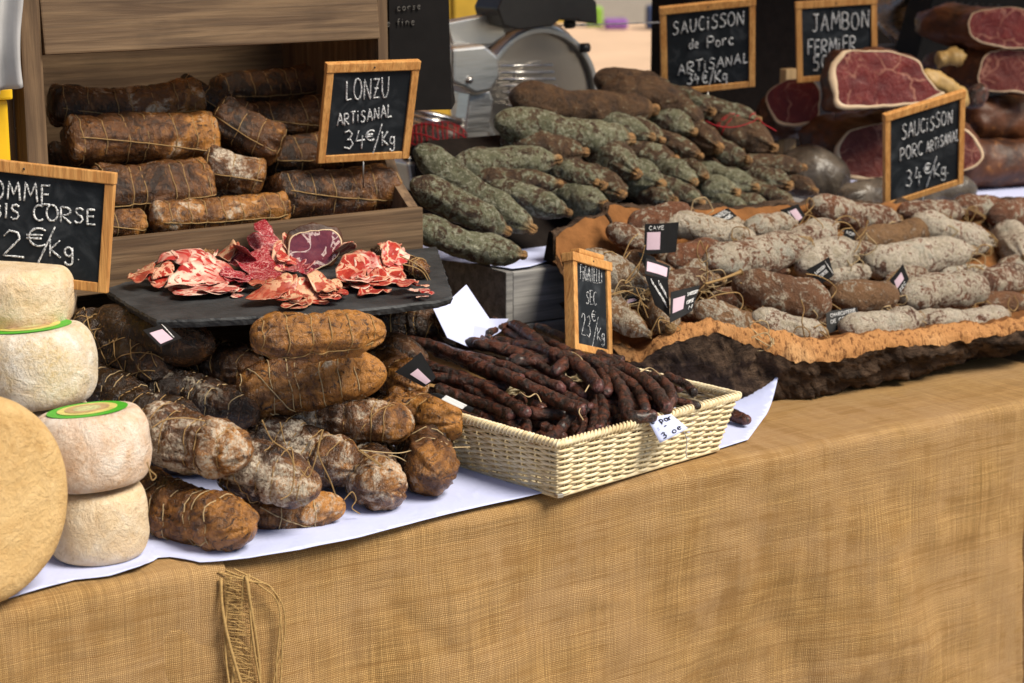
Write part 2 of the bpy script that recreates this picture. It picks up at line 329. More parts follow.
        c = m.mix(m.math('MAXIMUM', f, f2), c, rgb(*fat)); c = m.mix(m.ramp(n2, .56, .7, 0, .4), c, rgb(*[x*.4 for x in r1])); m.color(c); m.bump(m.math('ADD', n, n2), .003, .6); M[name] = m.m
    hamcut('ham_meat', (.085, .008, .009), (.19, .022, .018), (.32, .13, .09), 11, .035); hamcut('ham_meat2', (.075, .010, .008), (.155, .026, .018), (.28, .11, .075), 16, .04)
    M['fat'] = m_plain('ham_fat', (.62, .46, .30), .4, .4, .12, 25, .002)
    M['yellow_fat'] = m_plain('yellow_fat', (.36, .23, .08), .5, .3, .25, 30, .004)
    m = Mat('ham_rind', .5, .35); v = m.coord(); n = m.noise(v, 9, 6, .6, .5); n2 = m.noise(v, 45, 5)
    c = m.mix(m.ramp(n, .3, .75), rgb(.022, .008, .005), rgb(.13, .040, .011)); c = m.mix(m.ramp(n2, .55, .75, 0, .5), c, rgb(.30, .12, .035)); m.color(c); m.bump(m.math('ADD', n, n2), .005, .6); M['ham_rind'] = m.m
    m = Mat('vacuum_bag', .35, .4); v = m.coord(); n = m.noise(v, 11, 6, .6, .6); m.color(m.mix(m.ramp(n, .35, .7), rgb(.045, .035, .027), rgb(.14, .115, .09))); m.bump(m.noise(v, 30, 4, .5, 1.5), .006, .8); M['wrap'] = m.m
    # metals, blacks, far things
    def metal(name, c, rough): 
        m = Mat(name, rough); m.b.inputs['Metallic'].default_value = 1; v = m.coord('Object', (1, 1, 30)); n = m.noise(v, 14, 4); m.color(rgb(*c)); m.rough(m.ramp(n, .3, .7, rough*.8, rough*1.25)); return m.m
    M['blade'] = m_plain('blade_face', (.50, .46, .41), .30, .5, .08, 6); M['blade'].node_tree.nodes['Principled BSDF'].inputs['Metallic'].default_value = .85
    M['alu'] = metal('cast_aluminium', (.62, .61, .58), .42); M['steel'] = metal('brushed_steel', (.72, .70, .67), .25); M['wire'] = metal('spike_metal', (.35, .34, .32), .4)
    M['black_plastic'] = m_plain('black_plastic', (.018, .016, .015), .4, .5, .2, 60)
    M['bag'] = m_plain('black_bag_paper', (.006, .005, .005), .55, .12, .3, 25); M['bag_face'] = m_plain('black_bag_front', (.010, .009, .008), .6, .12, .3, 25)
    M['black_cloth'] = m_plain('black_cloth', (.012, .009, .008), .9, .1, .3, 60)
    M['grey_cloth'] = m_plain('grey_cloth', (.42, .42, .43), .9, .1, .12, 20)
    M['yellow_paint'] = m_plain('yellow_paint', (.62, .38, .045), .6, .3, .2, 8); M['yellow_plastic'] = m_plain('yellow_plastic', (.75, .45, .01), .4, .4, .05, 8)
    M['peach_cloth'] = m_plain('peach_cloth', (.62, .43, .29), .9, .1, .1, 3)
    M['dark_gap'] = m_plain('dark_wood_gap', (.16, .09, .015), .8, .2, .2, 8)
    m = Mat('paving', .85, .25); v = m.coord(rnd=False); n = m.noise(v, 4, 7, .6); vv = m.vor(v, 2.2, 'DISTANCE_TO_EDGE'); c = m.mix(n, rgb(.22, .18, .14), rgb(.38, .32, .25)); m.color(m.mix(m.ramp(vv, .0, .03, .6, 0), c, rgb(.1, .08, .06))); M['paving'] = m.m
    m = Mat('awning_canvas', .9, .1); tr = m.n('ShaderNodeBsdfTranslucent'); tr.inputs[0].default_value = rgb(.85, .62, .40); mx = m.n('ShaderNodeMixShader'); mx.inputs[0].default_value = .38
    m.color(rgb(.75, .6, .45)); out = m.t.nodes['Material Output']; m.t.links.new(m.b.outputs[0], mx.inputs[1]); m.t.links.new(tr.outputs[0], mx.inputs[2]); m.t.links.new(mx.outputs[0], out.inputs[0]); M['canvas'] = m.m
    return M
M = mats()
# ------------------------------------------------------------------ sausages
def sstep(x): x = max(0., min(1., x)); return x*x*(3-2*x)
def lerp_tab(tab, t):
    for (a, ra), (b, rb) in zip(tab, tab[1:]):
        if t <= b: return ra + (rb-ra)*((t-a)/(b-a))
    return tab[-1][1]
def prof(kind, t, L, r):
    q = r/max(L, 1e-6)
    def cap(x, e, p): return 1 if x >= e else max(0, 1-((e-x)/e)**p)**(1/p)
    if kind == 'coppa': return cap(t, min(.45, 1.0*q), 2.2)*cap(1-t, min(.6, 1.55*q), 1.85)*(.93+.07*math.sin(math.pi*t))
    if kind == 'lonzu': return cap(t, min(.4, .55*q), 2.6)*cap(1-t, min(.4, .55*q), 2.6)
    if kind == 'green' or kind == 'dry':
        e = min(.5, (1.7 if kind == 'green' else 1.9)*q); k = 1-t
        nub = min(.09, .55*q)
        body = cap(t, min(.5, 1.5*q), 1.9)*cap(max(0, k-nub*.75), e, 1.85)*(.92+.08*math.sin(math.pi*min(1, t*1.1)))
        x = k/nub
        nb = .30*math.sqrt(max(0, 1-(x-.62)**2/.62**2)) if x < 1.24 else 0
        if k < nub*1.8 and kind: body = max(body, .2*cap(k, nub*.2, 2))
        return max(body, nb)
    if kind == 'plain': return cap(t, min(.5, 1.6*q), 1.9)*cap(1-t, min(.5, 1.5*q), 1.9)
    if kind == 'fig': return cap(t, min(.3, 1.0*q), 2)*cap(1-t, min(.3, 1.1*q), 2)
def sausage(name, label, cat, group, pts, r, kind, mat, seed, tone=.5, mould=.3, lump=.07, bend=.0, nu=64, nv=40, squash=1.0, rings=()):
    rnd = random.Random(seed*31+7)
    pts = [Vector(p) for p in pts]
    if len(pts) == 2:
        d = pts[1]-pts[0]; side = d.cross(Vector((0,0,1))).normalized(); L0 = d.length
        m = pts[0].lerp(pts[1], .5) + (side*rnd.uniform(-1,1) + Vector((0,0,1))*rnd.uniform(-.9,.3))*L0*bend
        pts = [pts[0], m, pts[1]]
    C = crom(pts, nu); L = sum((b-a).length for a, b in zip(C, C[1:])); T, N = frames(C)
    fq = (.55/r if kind == 'fig' else .62/r)
    def rad(t, a, c, dirv):
        p = prof(kind, t, L, r)*r
        ca, sa = math.cos(a), math.sin(a)
        v = c + dirv*r
        n = noise.noise(v*fq + Vector((seed*3.1, seed*1.7, seed*.9)))*lump*1.6 + noise.noise(v*fq*2.7 + Vector((seed*1.1, -seed*2.3, seed)))*lump*.75
        n += noise.noise(v*fq*6.5 + Vector((seed*2.1, seed*.3, seed)))*lump*.3
        for rg_ in rings: n -= .055*math.exp(-((t-rg_)*L/.005)**2)
        kk = {'coppa': .12, 'lonzu': .08, 'green': .075, 'dry': .06, 'fig': .10}.get(kind, .03); wv_ = 3.2 if kind == 'fig' else 4.6
        n -= kk*(1-abs(noise.noise(Vector((ca*wv_+seed, sa*wv_, t*L/r*.42+seed*1.9))))*2.6)**2
        eb = max(0, 1-(1-t)*L/(1.7*r)) if kind in ('green', 'dry') else (max(0, 1-(1-t)*L/(.9*r), 1-t*L/(.9*r)) if kind in ('coppa', 'lonzu') else 0)
        if eb > 0:
            g = noise.noise(Vector((math.cos(a)*2.6, math.sin(a)*2.6, seed*3.3)))
            n += eb*(.45*g + .10*math.sin(9*a+seed)) if kind in ('green', 'dry') else eb*(.42*g + .07*math.sin(7*a+seed))
        return p*max(.25, 1+n)
    def surf(t, a, off=0.0):
        t = max(0., min(1., t)); s = t*(nu-1); i = min(int(s), nu-2); f = s-i
        c = C[i].lerp(C[i+1], f); tt = T[i].lerp(T[i+1], f).normalized(); nn = N[i].lerp(N[i+1], f); nn = (nn-tt*nn.dot(tt)).normalized(); bb = tt.cross(nn)
        dv = nn*math.cos(a)*squash + bb*math.sin(a)
        return c + dv*(rad(t, a, c, dv)+off)
    V = []; F = []; al = []
    ts = [0.5-0.5*math.cos(math.pi*i/(nu-1)) for i in range(nu)]
    ts = [.35*a + .65*i/(nu-1) for i, a in enumerate(ts)]
    for i, t in enumerate(ts[1:-1]):
        for k in range(nv): V.append(surf(t, 2*math.pi*k/nv)); al.append(t)
    m = nu-2
    for i in range(m-1):
        for k in range(nv): F.append((i*nv+k, i*nv+(k+1) % nv, (i+1)*nv+(k+1) % nv, (i+1)*nv+k))
    a = len(V); V.append(C[0]); al.append(0.); V.append(C[-1]); al.append(1.)
    for k in range(nv): F.append((a, (k+1) % nv, k)); F.append((a+1, (m-1)*nv+k, (m-1)*nv+(k+1) % nv))
    c0 = C[nu//2]
    o = obj(name, V, F, mat, None, True, origin=(c0.x, c0.y, c0.z-r), attr={'along': al})
    o['tone'] = float(tone); o['mould'] = float(mould); tagp(o, label, cat, group)
    return o, surf, C, L
def twine(parent, surf, mat, rings=(), longs=(), r=.0008, seed=0, loops=(), slant=.03, name='twine'):
    rnd = random.Random(seed); mb = MB()
    for t in rings:
        ph = rnd.uniform(0, 6.28); s = slant*rnd.uniform(.3, 1.3); n = 30
        mb.tube([surf(t + s*math.sin(2*math.pi*k/n+ph) + .006*math.sin(5*2*math.pi*k/n), 2*math.pi*k/n, r*.2) for k in range(n)], r, 5, True)
    for (a0, a1, t0, t1) in longs:
        n = 40; mb.tube([surf(t0+(t1-t0)*k/(n-1), a0+(a1-a0)*k/(n-1), r*.7) for k in range(n)], r, 5)
    for L in loops: mb.tube(crom(L, max(12, 8*len(L))), r, 5)
    return mb.build(name, mat, parent, True)
# ------------------------------------------------------------------ writing: a single-stroke chalk alphabet
_c = lambda cx, cy, rx, ry, a0, a1, n=12: [(cx+rx*math.cos(R(a0+(a1-a0)*i/(n-1))), cy+ry*math.sin(R(a0+(a1-a0)*i/(n-1)))) for i in range(n)]
GL = {
'A': (.7, [[(0,0),(.36,1),(.7,0)],[(.12,.36),(.6,.40)]]), 'B': (.62, [[(0,0),(0,1)],[(0,1)]+_c(.28,.76,.26,.24,90,-90)+[(.02,.52)],[(0,.52)]+_c(.3,.26,.3,.26,90,-90)+[(0,0)]]),
'C': (.6, [_c(.36,.5,.36,.5,55,310)]), 'E': (.5, [[(.5,1),(0,1),(0,0),(.52,.02)],[(0,.52),(.42,.54)]]), 'F': (.5, [[(.52,1),(0,1),(0,0)],[(0,.52),(.4,.54)]]),
'G': (.65, [_c(.36,.5,.36,.5,55,330)+[(.68,.45),(.42,.45)]]), 'I': (.12, [[(.05,0),(.05,1)]]), 'i': (.14, [[(.06,0),(.06,.66)],[(.06,.86),(.08,.92)]]), 'J': (.6, [[(.12,1),(.62,1)],[(.42,1),(.42,.25)]+_c(.22,.22,.2,.22,0,-150)]),
'K': (.6, [[(0,0),(0,1)],[(.58,1),(.02,.42),(.62,0)]]), 'L': (.5, [[(.04,1),(0,0),(.5,.03)]]), 'M': (.78, [[(0,0),(.08,1),(.38,.3),(.68,1),(.78,0)]]), 'N': (.62, [[(0,0),(.04,1),(.58,0),(.62,1)]]),
'O': (.68, [_c(.34,.5,.34,.5,100,465,18)]), 'P': (.58, [[(.02,0),(0,1)],[(0,.98)]+_c(.28,.74,.3,.26,90,-90)+[(.02,.46)]]), 'R': (.62, [[(0,0),(0,1)],[(0,1)]+_c(.28,.76,.3,.24,90,-90)+[(.04,.5),(.62,0)]]),
'S': (.56, [[(.54,.88),(.36,1),(.12,.94),(.05,.74),(.2,.58),(.44,.46),(.52,.26),(.38,.04),(.14,0),(0,.12)]]), 'T': (.62, [[(0,1),(.64,1)],[(.32,1),(.30,0)]]), 'U': (.6, [[(0,1),(.02,.3),(.16,.02),(.4,.02),(.56,.3),(.6,1)]]),
'V': (.6, [[(0,1),(.3,0),(.6,1)]]), 'Y': (.6, [[(0,1),(.3,.5),(.6,1)],[(.3,.5),(.28,0)]]), 'H': (.6, [[(0,0),(0,1)],[(.6,0),(.6,1)],[(0,.5),(.6,.52)]]), 'D': (.62, [[(0,0),(0,1)],[(0,1)]+_c(.22,.5,.4,.5,90,-90)+[(0,0)]]),
'Z': (.6, [[(.02,1),(.58,1),(.04,.02),(.62,.04)],[(.12,.52),(.5,.52)]]), 'a': (.5, [_c(.24,.3,.24,.3,20,340)+[(.47,.2)],[(.48,.6),(.5,0)]]), 'c': (.42, [_c(.24,.32,.24,.32,50,310)]), 'd': (.5, [_c(.22,.28,.22,.28,20,380),[(.45,1),(.46,0)]]),
'e': (.46, [[(.02,.34),(.44,.38)]+_c(.24,.32,.22,.3,20,310)]), 'f': (.36, [[(.38,.94),(.26,1),(.16,.85),(.14,0)],[(0,.6),(.34,.62)]]), 'g': (.5, [_c(.24,.36,.22,.26,20,380),[(.46,.62),(.46,-.2)]+_c(.24,-.2,.22,.2,0,-170)]), 'k': (.46, [[(0,0),(.06,1)],[(.44,.62),(.04,.28),(.46,0)]]),
'l': (.12, [[(.05,0),(.05,1)]]), 'n': (.46, [[(0,0),(0,.62)],[(0,.45),(.2,.64),(.4,.5),(.42,0)]]), 'o': (.46, [_c(.23,.32,.22,.31,90,450,14)]), 'p': (.48, [[(0,-.35),(0,.64)],_c(.22,.33,.22,.3,150,-150)]), 'r': (.36, [[(0,0),(0,.62)],[(0,.4),(.18,.62),(.36,.6)]]), 's': (.4, [[(.36,.55),(.14,.62),(.04,.48),(.32,.22),(.26,.02),(0,.06)]]),
't': (.36, [[(.16,.95),(.16,.08),(.34,.04)],[(0,.62),(.34,.64)]]), 'u': (.46, [[(0,.62),(.04,.1),(.24,0),(.42,.2),(.44,.62),(.46,0)]]),
'0': (.56, [_c(.28,.5,.28,.5,90,450,16)]), '2': (.58, [[(.04,.78),(.2,1),(.44,.94),(.5,.72),(.02,.03),(.62,.02)]]), '3': (.54, [[(.04,.9),(.3,1),(.5,.8),(.34,.56),(.16,.52),(.4,.5),(.54,.26),(.34,.0),(0,.1)]]), '4': (.56, [[(.2,1),(.02,.42),(.58,.46)],[(.42,.72),(.38,-.04)]]),
'5': (.56, [[(.54,1),(.1,1),(.06,.58),(.36,.6),(.54,.36),(.38,.03),(0,.06)]]), '8': (.5, [_c(.25,.75,.2,.24,270,-90,14),_c(.25,.26,.25,.26,90,450,14)]), '€': (.6, [_c(.4,.5,.32,.5,50,310),[(0,.6),(.52,.62)],[(0,.42),(.48,.43)]]), '/': (.42, [[(0,-.25),(.42,1.15)]]), '.': (.16, [[(.06,.0),(.09,.05)]]), '-': (.4, [[(.04,.45),(.36,.47)]]), '*': (.3, [[(.1,.5),(.2,.7)]]), '^': (.0, [[(-.5,1.2),(-.3,1.36),(-.1,1.2)]]), ' ': (.4, []), ':': (.16, [[(.06,.1),(.08,.16)],[(.06,.5),(.08,.56)]])}
def strokes(text, gap=.24, rnd=None):
    x = 0; out = []
    for ch in text:
        wd, ss = GL[ch]; jx = rnd.uniform(-.02, .02) if rnd else 0; jy = rnd.uniform(-.05, .05) if rnd else 0; sc_ = rnd.uniform(.93, 1.08) if rnd else 1
        for s in ss: out.append([(x+px*sc_+jx, py*sc_+jy) for px, py in s])
        x += wd + (gap + (.12 if ch == 'i' else 0) if ch != '^' else 0)
    return out, max(.01, x-gap)
def write_on(mb, text, s, e, up, nrm, r, rnd=None, off=.0012, gap=.24):
    """text along s->e on a plane, letter height = |up|"""
    ss, W = strokes(text, gap, rnd); b = (e-s)/W
    for st in ss:
        P = [s + b*x + up*y + nrm*off for x, y in st]
        if len(P) < 2: P.append(P[0]+b*.05)
        Q = []
        for a, c in zip(P, P[1:]):
            n = max(1, int((c-a).length/.004)); Q += [a.lerp(c, i/n) for i in range(n)]
        Q.append(P[-1])
        rr = [r*(1+.45*noise.noise(q*160)+.3*noise.noise(q*420)) for q in Q] if rnd else r
        mb.tube(Q, rr, 5)
# ------------------------------------------------------------------ chalkboard signs
def proj(p):
    v = np.array(p) - CAM; t = v @ _F; return np.array([512 + FPX*(v @ _R)/t, 341.5 - FPX*(v @ _U)/t])
def fit_quad(px, Y, aspect):
    px = np.array(px, float); c = px.mean(0); C0 = np.array(at(c[0], c[1], Y)); m = mpp(C0)
    base = np.stack([_R, np.array([0, 0, 1.0]), np.cross(_R, np.array([0, 0, 1.0]))], 1)
    def rotm(e):
        return np.array(Matrix.Rotation(e[2], 3, 'Z') @ Matrix.Rotation(e[0], 3, 'X') @ Matrix.Rotation(e[1], 3, 'Y'))
    h0 = (np.linalg.norm(px[3]-px[0])+np.linalg.norm(px[2]-px[1]))/2*m
    x = np.array([0, 0, 0, h0*aspect, h0, 0, 0], float)
    ew = np.linalg.norm(px[1]-px[0])*m
    if ew < h0*aspect*.95: x[2] = TURN.get(round(px[0][0]), 1)*math.acos(max(.2, min(1, ew/(h0*aspect))))
    def build(x):
        Rm = rotm([x[0], 0, x[2]]) @ base @ np.array(Matrix.Rotation(x[1], 3, 'Z')); C = np.array(at(c[0]+x[5], c[1]+x[6], Y))
        return C, Rm, [C + Rm @ np.array([sx*x[3]/2, sy*x[4]/2, 0]) for sx, sy in ((-1,1),(1,1),(1,-1),(-1,-1))]
    def res(x):
        _, _, K = build(x); r = np.concatenate([proj(k) for k in K]) - px.ravel()
        return np.concatenate([r, [60*math.log(max(1e-3, x[3])/max(1e-3, x[4])/aspect), 8*x[0], 3*x[2]]])
    lam = 1e-2
    for _ in range(80):
        r = res(x); J = np.zeros((len(r), 7))
        for i in range(7):
            d = np.zeros(7); d[i] = 1e-5; J[:, i] = (res(x+d)-r)/1e-5
        s = np.linalg.solve(J.T @ J + lam*np.diag(np.diag(J.T @ J)+1e-6), -J.T @ r)
        if (res(x+s)**2).sum() < (r**2).sum(): x = x+s; lam *= .5
        else: lam *= 3
    C, Rm, K = build(x); return Vector(C), Matrix(Rm.tolist()), x[3], x[4]
TURN = {}
def sign(label, px, Y, aspect, lines, seed, spike=.09, thick=.011, crown=False, cr=.0015):
    C, Rm, W, H = fit_quad(px, Y, aspect); Xv, Yv, Zv = Rm.col[0], Rm.col[1], Rm.col[2]
    M4 = Rm.to_4x4(); M4.translation = C; rnd = random.Random(seed)
    t = thing('price_sign', label, 'price sign', C - Yv*H/2, 'chalkboard price signs')
    fw = min(.0135, W*.10); d = thick; fr = MB(); tb = fw*1.25
    fr.box((-W/2, -H/2, -d/2), (-W/2+fw, H/2-tb, d/2), M4, .0012); fr.box((W/2-fw, -H/2, -d/2), (W/2, H/2-tb, d/2), M4, .0012)
    fr.box((-W/2+fw+.0004, -H/2, -d/2+.0006), (W/2-fw-.0004, -H/2+fw, d/2-.0006), M4, .0012)
    if crown:
        fr.box((-W/2-.003, H/2-tb, -d/2-.002), (W/2+.003, H/2, d/2+.002), M4, .0015); fr.box((-W/2+.02, H/2+.0006, -d/2), (W/2-.02, H/2+.010, d/2), M4, .003)
    else: fr.box((-W/2-.001, H/2-tb+.0004, -d/2-.001), (W/2+.001, H/2, d/2+.0015), M4, .0015)
    fr.build('frame', M['frame'], t)
    MB().box((-W/2+fw*.6, -H/2+fw*.6, -d/2+.001), (W/2-fw*.6, H/2-tb*.6, d/2-.004), M4).build('slate_board', M['board'], t)
    f0 = C + Zv*(d/2-.004); mb = MB()
    for (txt, s, e, h, *k) in lines:
        a = onplane(*s, f0, Zv); b = onplane(*e, f0, Zv); u = onplane(s[0]+(k[0] if k else 0), s[1]-h, f0, Zv) - a
        write_on(mb, txt, a, b, u, Zv, cr, rnd, .0006)
    if lines: mb.build('lettering', M['chalk'], t, True)
    nl = C + Yv*(H/2-tb/2) + Zv*(d/2+.001); MB().tube([nl, nl+Zv*.002], .0016, 8).build('nail', M['black_plastic'], t, True)
    if spike: MB().tube([C - Yv*(H/2-.01), C - Yv*H/2 - Vector((0, 0, spike))], .0016, 6).build('spike', M['wire'], t, True)
    return t
# ------------------------------------------------------------------ tags, papers
def quad_patch(px, Ys, nu=8, nv=8, f=None):
    """bilinear patch through four pixels at four depths (TL TR BR BL)"""
    if not hasattr(Ys, '__len__'): Ys = [Ys]*4
    c = [at(p[0], p[1], y) for p, y in zip(px, Ys)]
    n = (c[1]-c[0]).cross(c[3]-c[0]).normalized()
    if n.dot(Vector(CAM)-c[0]) < 0: n = -n
    def S(u, v, off=0.0):
        p = c[0]*(1-u)*(1-v) + c[1]*u*(1-v) + c[2]*u*v + c[3]*(1-u)*v
        return p + n*(off + (f(u, v) if f else 0))
    return S, n
def patch_mesh(S, u0, v0, u1, v1, nu, nv, off, th):
    V = []; F = []
    for z in (off, off-th):
        for j in range(nv+1):
            for i in range(nu+1): V.append(S(u0+(u1-u0)*i/nu, v0+(v1-v0)*j/nv, z))
    k = (nu+1)*(nv+1)
    for j in range(nv):
        for i in range(nu):
            a = j*(nu+1)+i; F.append((a, a+nu+1, a+nu+2, a+1)); F.append((k+a, k+a+1, k+a+nu+2, k+a+nu+1))
    rim = [i for i in range(nu+1)] + [(j)*(nu+1)+nu for j in range(1, nv+1)] + [nv*(nu+1)+i for i in range(nu-1, -1, -1)] + [j*(nu+1) for j in range(nv-1, 0, -1)]
    for a, b in zip(rim, rim[1:]+rim[:1]): F.append((a, b, b+k, a+k))
    return V, F
def tag_card(parent, px, Ys, sticker=None, text=(), bend=.004, edge=None, label=None):
    S, n = quad_patch(px, Ys, f=lambda u, v: bend*math.sin(math.pi*u)*(.6+.4*v))
    V, F = patch_mesh(S, 0, 0, 1, 1, 6, 6, 0, .0006); o = obj('tag', V, F, M['card'], parent, False)
    if label: o['label'] = label
    if sticker:
        V, F = patch_mesh(S, *sticker, 4, 4, .0006, .0004); obj('sticker', V, F, M['sticker'], o, False)
    if text:
        mb = MB()
        for (txt, u0, v0, u1, v1, h) in text:
            a, b = S(u0, v0, .0008), S(u1, v1, .0008); up = S(u0, v0-h, .0008)-a; write_on(mb, txt, a, b, up, n, .0006, None, .0003)
        mb.build('lettering', M['ink'], o, True)
    return o
def sheet(name, label, cat, outline, mat, th=.0006, kind=None, zf=None, res=.012, group=None):
    """a sheet from a world outline (x, y), gridded, z = zf(x, y)"""
    import bmesh
    from mathutils.geometry import delaunay_2d_cdt
    P = []
    n = len(outline)
    for i in range(n):
        a, b = Vector(outline[i]), Vector(outline[(i+1) % n]); m = max(1, int((b-a).length/res)); P += [a.lerp(b, k/m) for k in range(m)]
    E = [(i, (i+1) % len(P)) for i in range(len(P))]; nb = len(P)
    xs = [p.x for p in P]; ys = [p.y for p in P]; x = min(xs)
    def inside(q):
        c = False
        for i in range(nb):
            a, b = P[i], P[(i+1) % nb]
            if (a.y > q.y) != (b.y > q.y) and q.x < (b.x-a.x)*(q.y-a.y)/(b.y-a.y)+a.x: c = not c
        return c
    while x < max(xs):
        y = min(ys)
        while y < max(ys):
            q = Vector((x + .3*res*noise.noise(Vector((x*90, y*90, 0))), y + .3*res*noise.noise(Vector((y*90, x*90, 3)))))
            if inside(q): P.append(q)
            y += res
        x += res
    V2, _, F2, *_ = delaunay_2d_cdt(P, E, [tuple(range(nb))], 1, 1e-5)
    V = [Vector((p.x, p.y, zf(p.x, p.y))) for p in V2]
    o = obj(name, V, [tuple(f) for f in F2], mat, None, True)
    md = o.modifiers.new('thickness', 'SOLIDIFY'); md.thickness = th; md.offset = 1
    return tagp(o, label, cat, group, kind)
# ------------------------------------------------------------------ sliced meat
def slice_(label, p, r, mat, seed, group, tilt=(0, 0), yaw=0.0, ruffle=.25, fold=0.0, wave=.25, squash=.8, rim=.08, z0=None, name='meat_slice', th=.0009, lift=0.0, dome=None, layer=0):
    rnd = random.Random(seed); nr, na = 9, 40; V = [Vector((0,0,0))]; F = []; rm = [0.]
    ph = [rnd.uniform(0, 6.28) for _ in range(6)]; kx = rnd.uniform(1.2, 2.2)/r
    for i in range(1, nr+1):
        q = i/nr
        for k in range(na):
            a = 2*math.pi*k/na; ro = r*q*(1+.09*math.sin(2*a+ph[0])+.06*math.sin(3*a+ph[1])+.025*math.sin(9*a+ph[5]))
            x, y = ro*math.cos(a), ro*math.sin(a)*squash
            z = wave*r*math.sin(kx*x*1.6+ph[2])*(.5+.5*q) + ruffle*r*q*q*(.6*math.sin(4*a+ph[3])+.4*math.sin(7*a+ph[4]))
            if fold and x > 0: x, z = x*math.cos(fold)-.0*z, abs(z)*.4+x*math.sin(fold)+ (r*.1*math.sin(min(1, x/r*2)*1.57))
            V.append(Vector((x, y, z))); rm.append(1. if q > 1-rim/2 else (.5 if q > 1-rim*1.5 else 0.))
    for k in range(na): F.append((0, 1+k, 1+(k+1) % na))
    for i in range(nr-1):
        for k in range(na): F.append((1+i*na+k, 1+(i+1)*na+k, 1+(i+1)*na+(k+1) % na, 1+i*na+(k+1) % na))
    m = Matrix.Rotation(yaw, 3, 'Z') @ Matrix.Rotation(tilt[0], 3, 'X') @ Matrix.Rotation(tilt[1], 3, 'Y')
    if dome:
        m2 = Matrix.Rotation(yaw, 3, 'Z'); p = Vector(p); W_ = []
        for v, rr in zip(V, rm):
            q = m2 @ Vector((v.x, v.y, 0)); rho = math.hypot(v.x, v.y/max(.2, squash))/r; bz = .10*r*math.sin(2.1*v.x/r+ph[2])*rho + ruffle*r*.26*rho**3*math.sin(5*math.atan2(v.y, v.x)+ph[3])
            bend = (fold*.09*r)*max(0, v.x/r)**2
            W_.append(Vector((p.x+q.x, p.y+q.y, dome(p.x+q.x, p.y+q.y) + .0016*layer + max(-.0012, bz) + bend + .002)))
        V = W_; p = Vector((0, 0, 0)); m = Matrix.Identity(3); z0 = None
    V = [m @ v for v in V]; lo = min(v.z for v in V); p = Vector(p)
    if z0 is not None: p = Vector((p.x, p.y, z0 - lo + lift))
    V = [v + p for v in V]
    o = obj(name, V, F, mat, None, True, attr={'rim': rm}); md = o.modifiers.new('thickness', 'SOLIDIFY'); md.thickness = th
    return tagp(o, label, 'meat slice', group)
# ------------------------------------------------------------------ hams cut open
def closed_curve(px, n):
    P = [Vector((a, b, 0)) for a, b in px]; m = len(P); out = []
    for i in range(n):
        s = i/n*m; k = int(s); t = s-k; a, b, c, d = (P[(k+j-1) % m] for j in range(4))
        q = .5*((2*b)+(c-a)*t+(2*a-5*b+4*c-d)*t*t+(3*b-a-3*c+d)*t**3); out.append((q.x, q.y))
    return out
def ham(label, face, Y, turn, depth, axis, meat, seed, rim=.16, rimf=None, swell=1.06, group='cut hams', rind='ham_rind', tail=.25):
    """face outline in pixels on a plane turned about Z; the body runs back along axis"""
    c = np.mean(np.array(face), 0); C = at(c[0], c[1], Y); nrm = Matrix.Rotation(turn, 3, 'Z') @ (-FWD); nrm = Vector((nrm.x, nrm.y, .22)).normalized()
    P = [onplane(x, y, C, nrm) for x, y in closed_curve(face, 96)]; P = [p + (p-C).normalized()*(.005*nz(p, 22, seed)+.002*nz(p, 70, seed)) for p in P]; n = len(P); ax = Vector(axis).normalized()
    cen = sum(P, Vector())/n
    def ring(k, off): return [cen + (p-cen)*k + off for p in P]
    t = MB(); V = []; F = []; rows = 22
    for j in range(rows+1):
        s = j/rows; e = s**1.0
        k = (1 + (swell-1)*math.sin(min(1, s*2.2)*math.pi/2))*(1 if s < .45 else (tail + (1-tail)*max(0, 1-((s-.45)/.55)**2.2)**.6)) if s < 1 else .02
        for i, p in enumerate(P):
            q = cen + (p-cen)*k + ax*depth*s; d = (p-cen).normalized()
            V.append(q + d*(.020*nz(q, 11, seed)+.007*nz(q, 34, seed)+.003*nz(q, 90, seed))*min(1, s*6))
    for j in range(rows):
        for i in range(n): F.append((j*n+i, j*n+(i+1) % n, (j+1)*n+(i+1) % n, (j+1)*n+i))
    F.append(tuple(rows*n+i for i in range(n)))
    lowz = min(v.z for v in V); root = thing('cut_ham', label, 'ham', (C.x, C.y, lowz), group)
    obj('rind', V, F, M[rind], root, True)
    # fat ring and meat disc, slightly proud
    rk = [max(.03, .55*(rimf(i/n) if rimf else rim)) for i in range(n)]
    V = []; F = []
    for lvl, (a, off) in enumerate(((0, .0005), (.15, .004), (1, .005), (1.06, .0035))):
        for i, p in enumerate(P): V.append(p.lerp(cen, rk[i]*a*(1+.55*nz(p, 24, seed))) + nrm*off)
    for l in range(3):
        for i in range(n): F.append((l*n+i, l*n+(i+1) % n, (l+1)*n+(i+1) % n, (l+1)*n+i))
    obj('fat', V, F, M['fat'], root, True)
    V = [cen + nrm*.0045]; F = []
    for l in range(1, 9):
        for i, p in enumerate(P):
            b = p.lerp(cen, rk[i]*1.0*(1+.55*nz(p, 24, seed))); q = cen.lerp(b, l/8); V.append(q + nrm*(.0045+.0025*nz(q, 28, seed)*(1 if l < 8 else 0)))
    for i in range(n): F.append((0, 1+i, 1+(i+1) % n))
    for l in range(7):
        for i in range(n): F.append((1+l*n+i, 1+(l+1)*n+i, 1+(l+1)*n+(i+1) % n, 1+l*n+(i+1) % n))
    o = obj('cut_meat', V, F, M[meat], root, True, attr={'rim': [0.]*len(V)})
    return root, cen, nrm, P
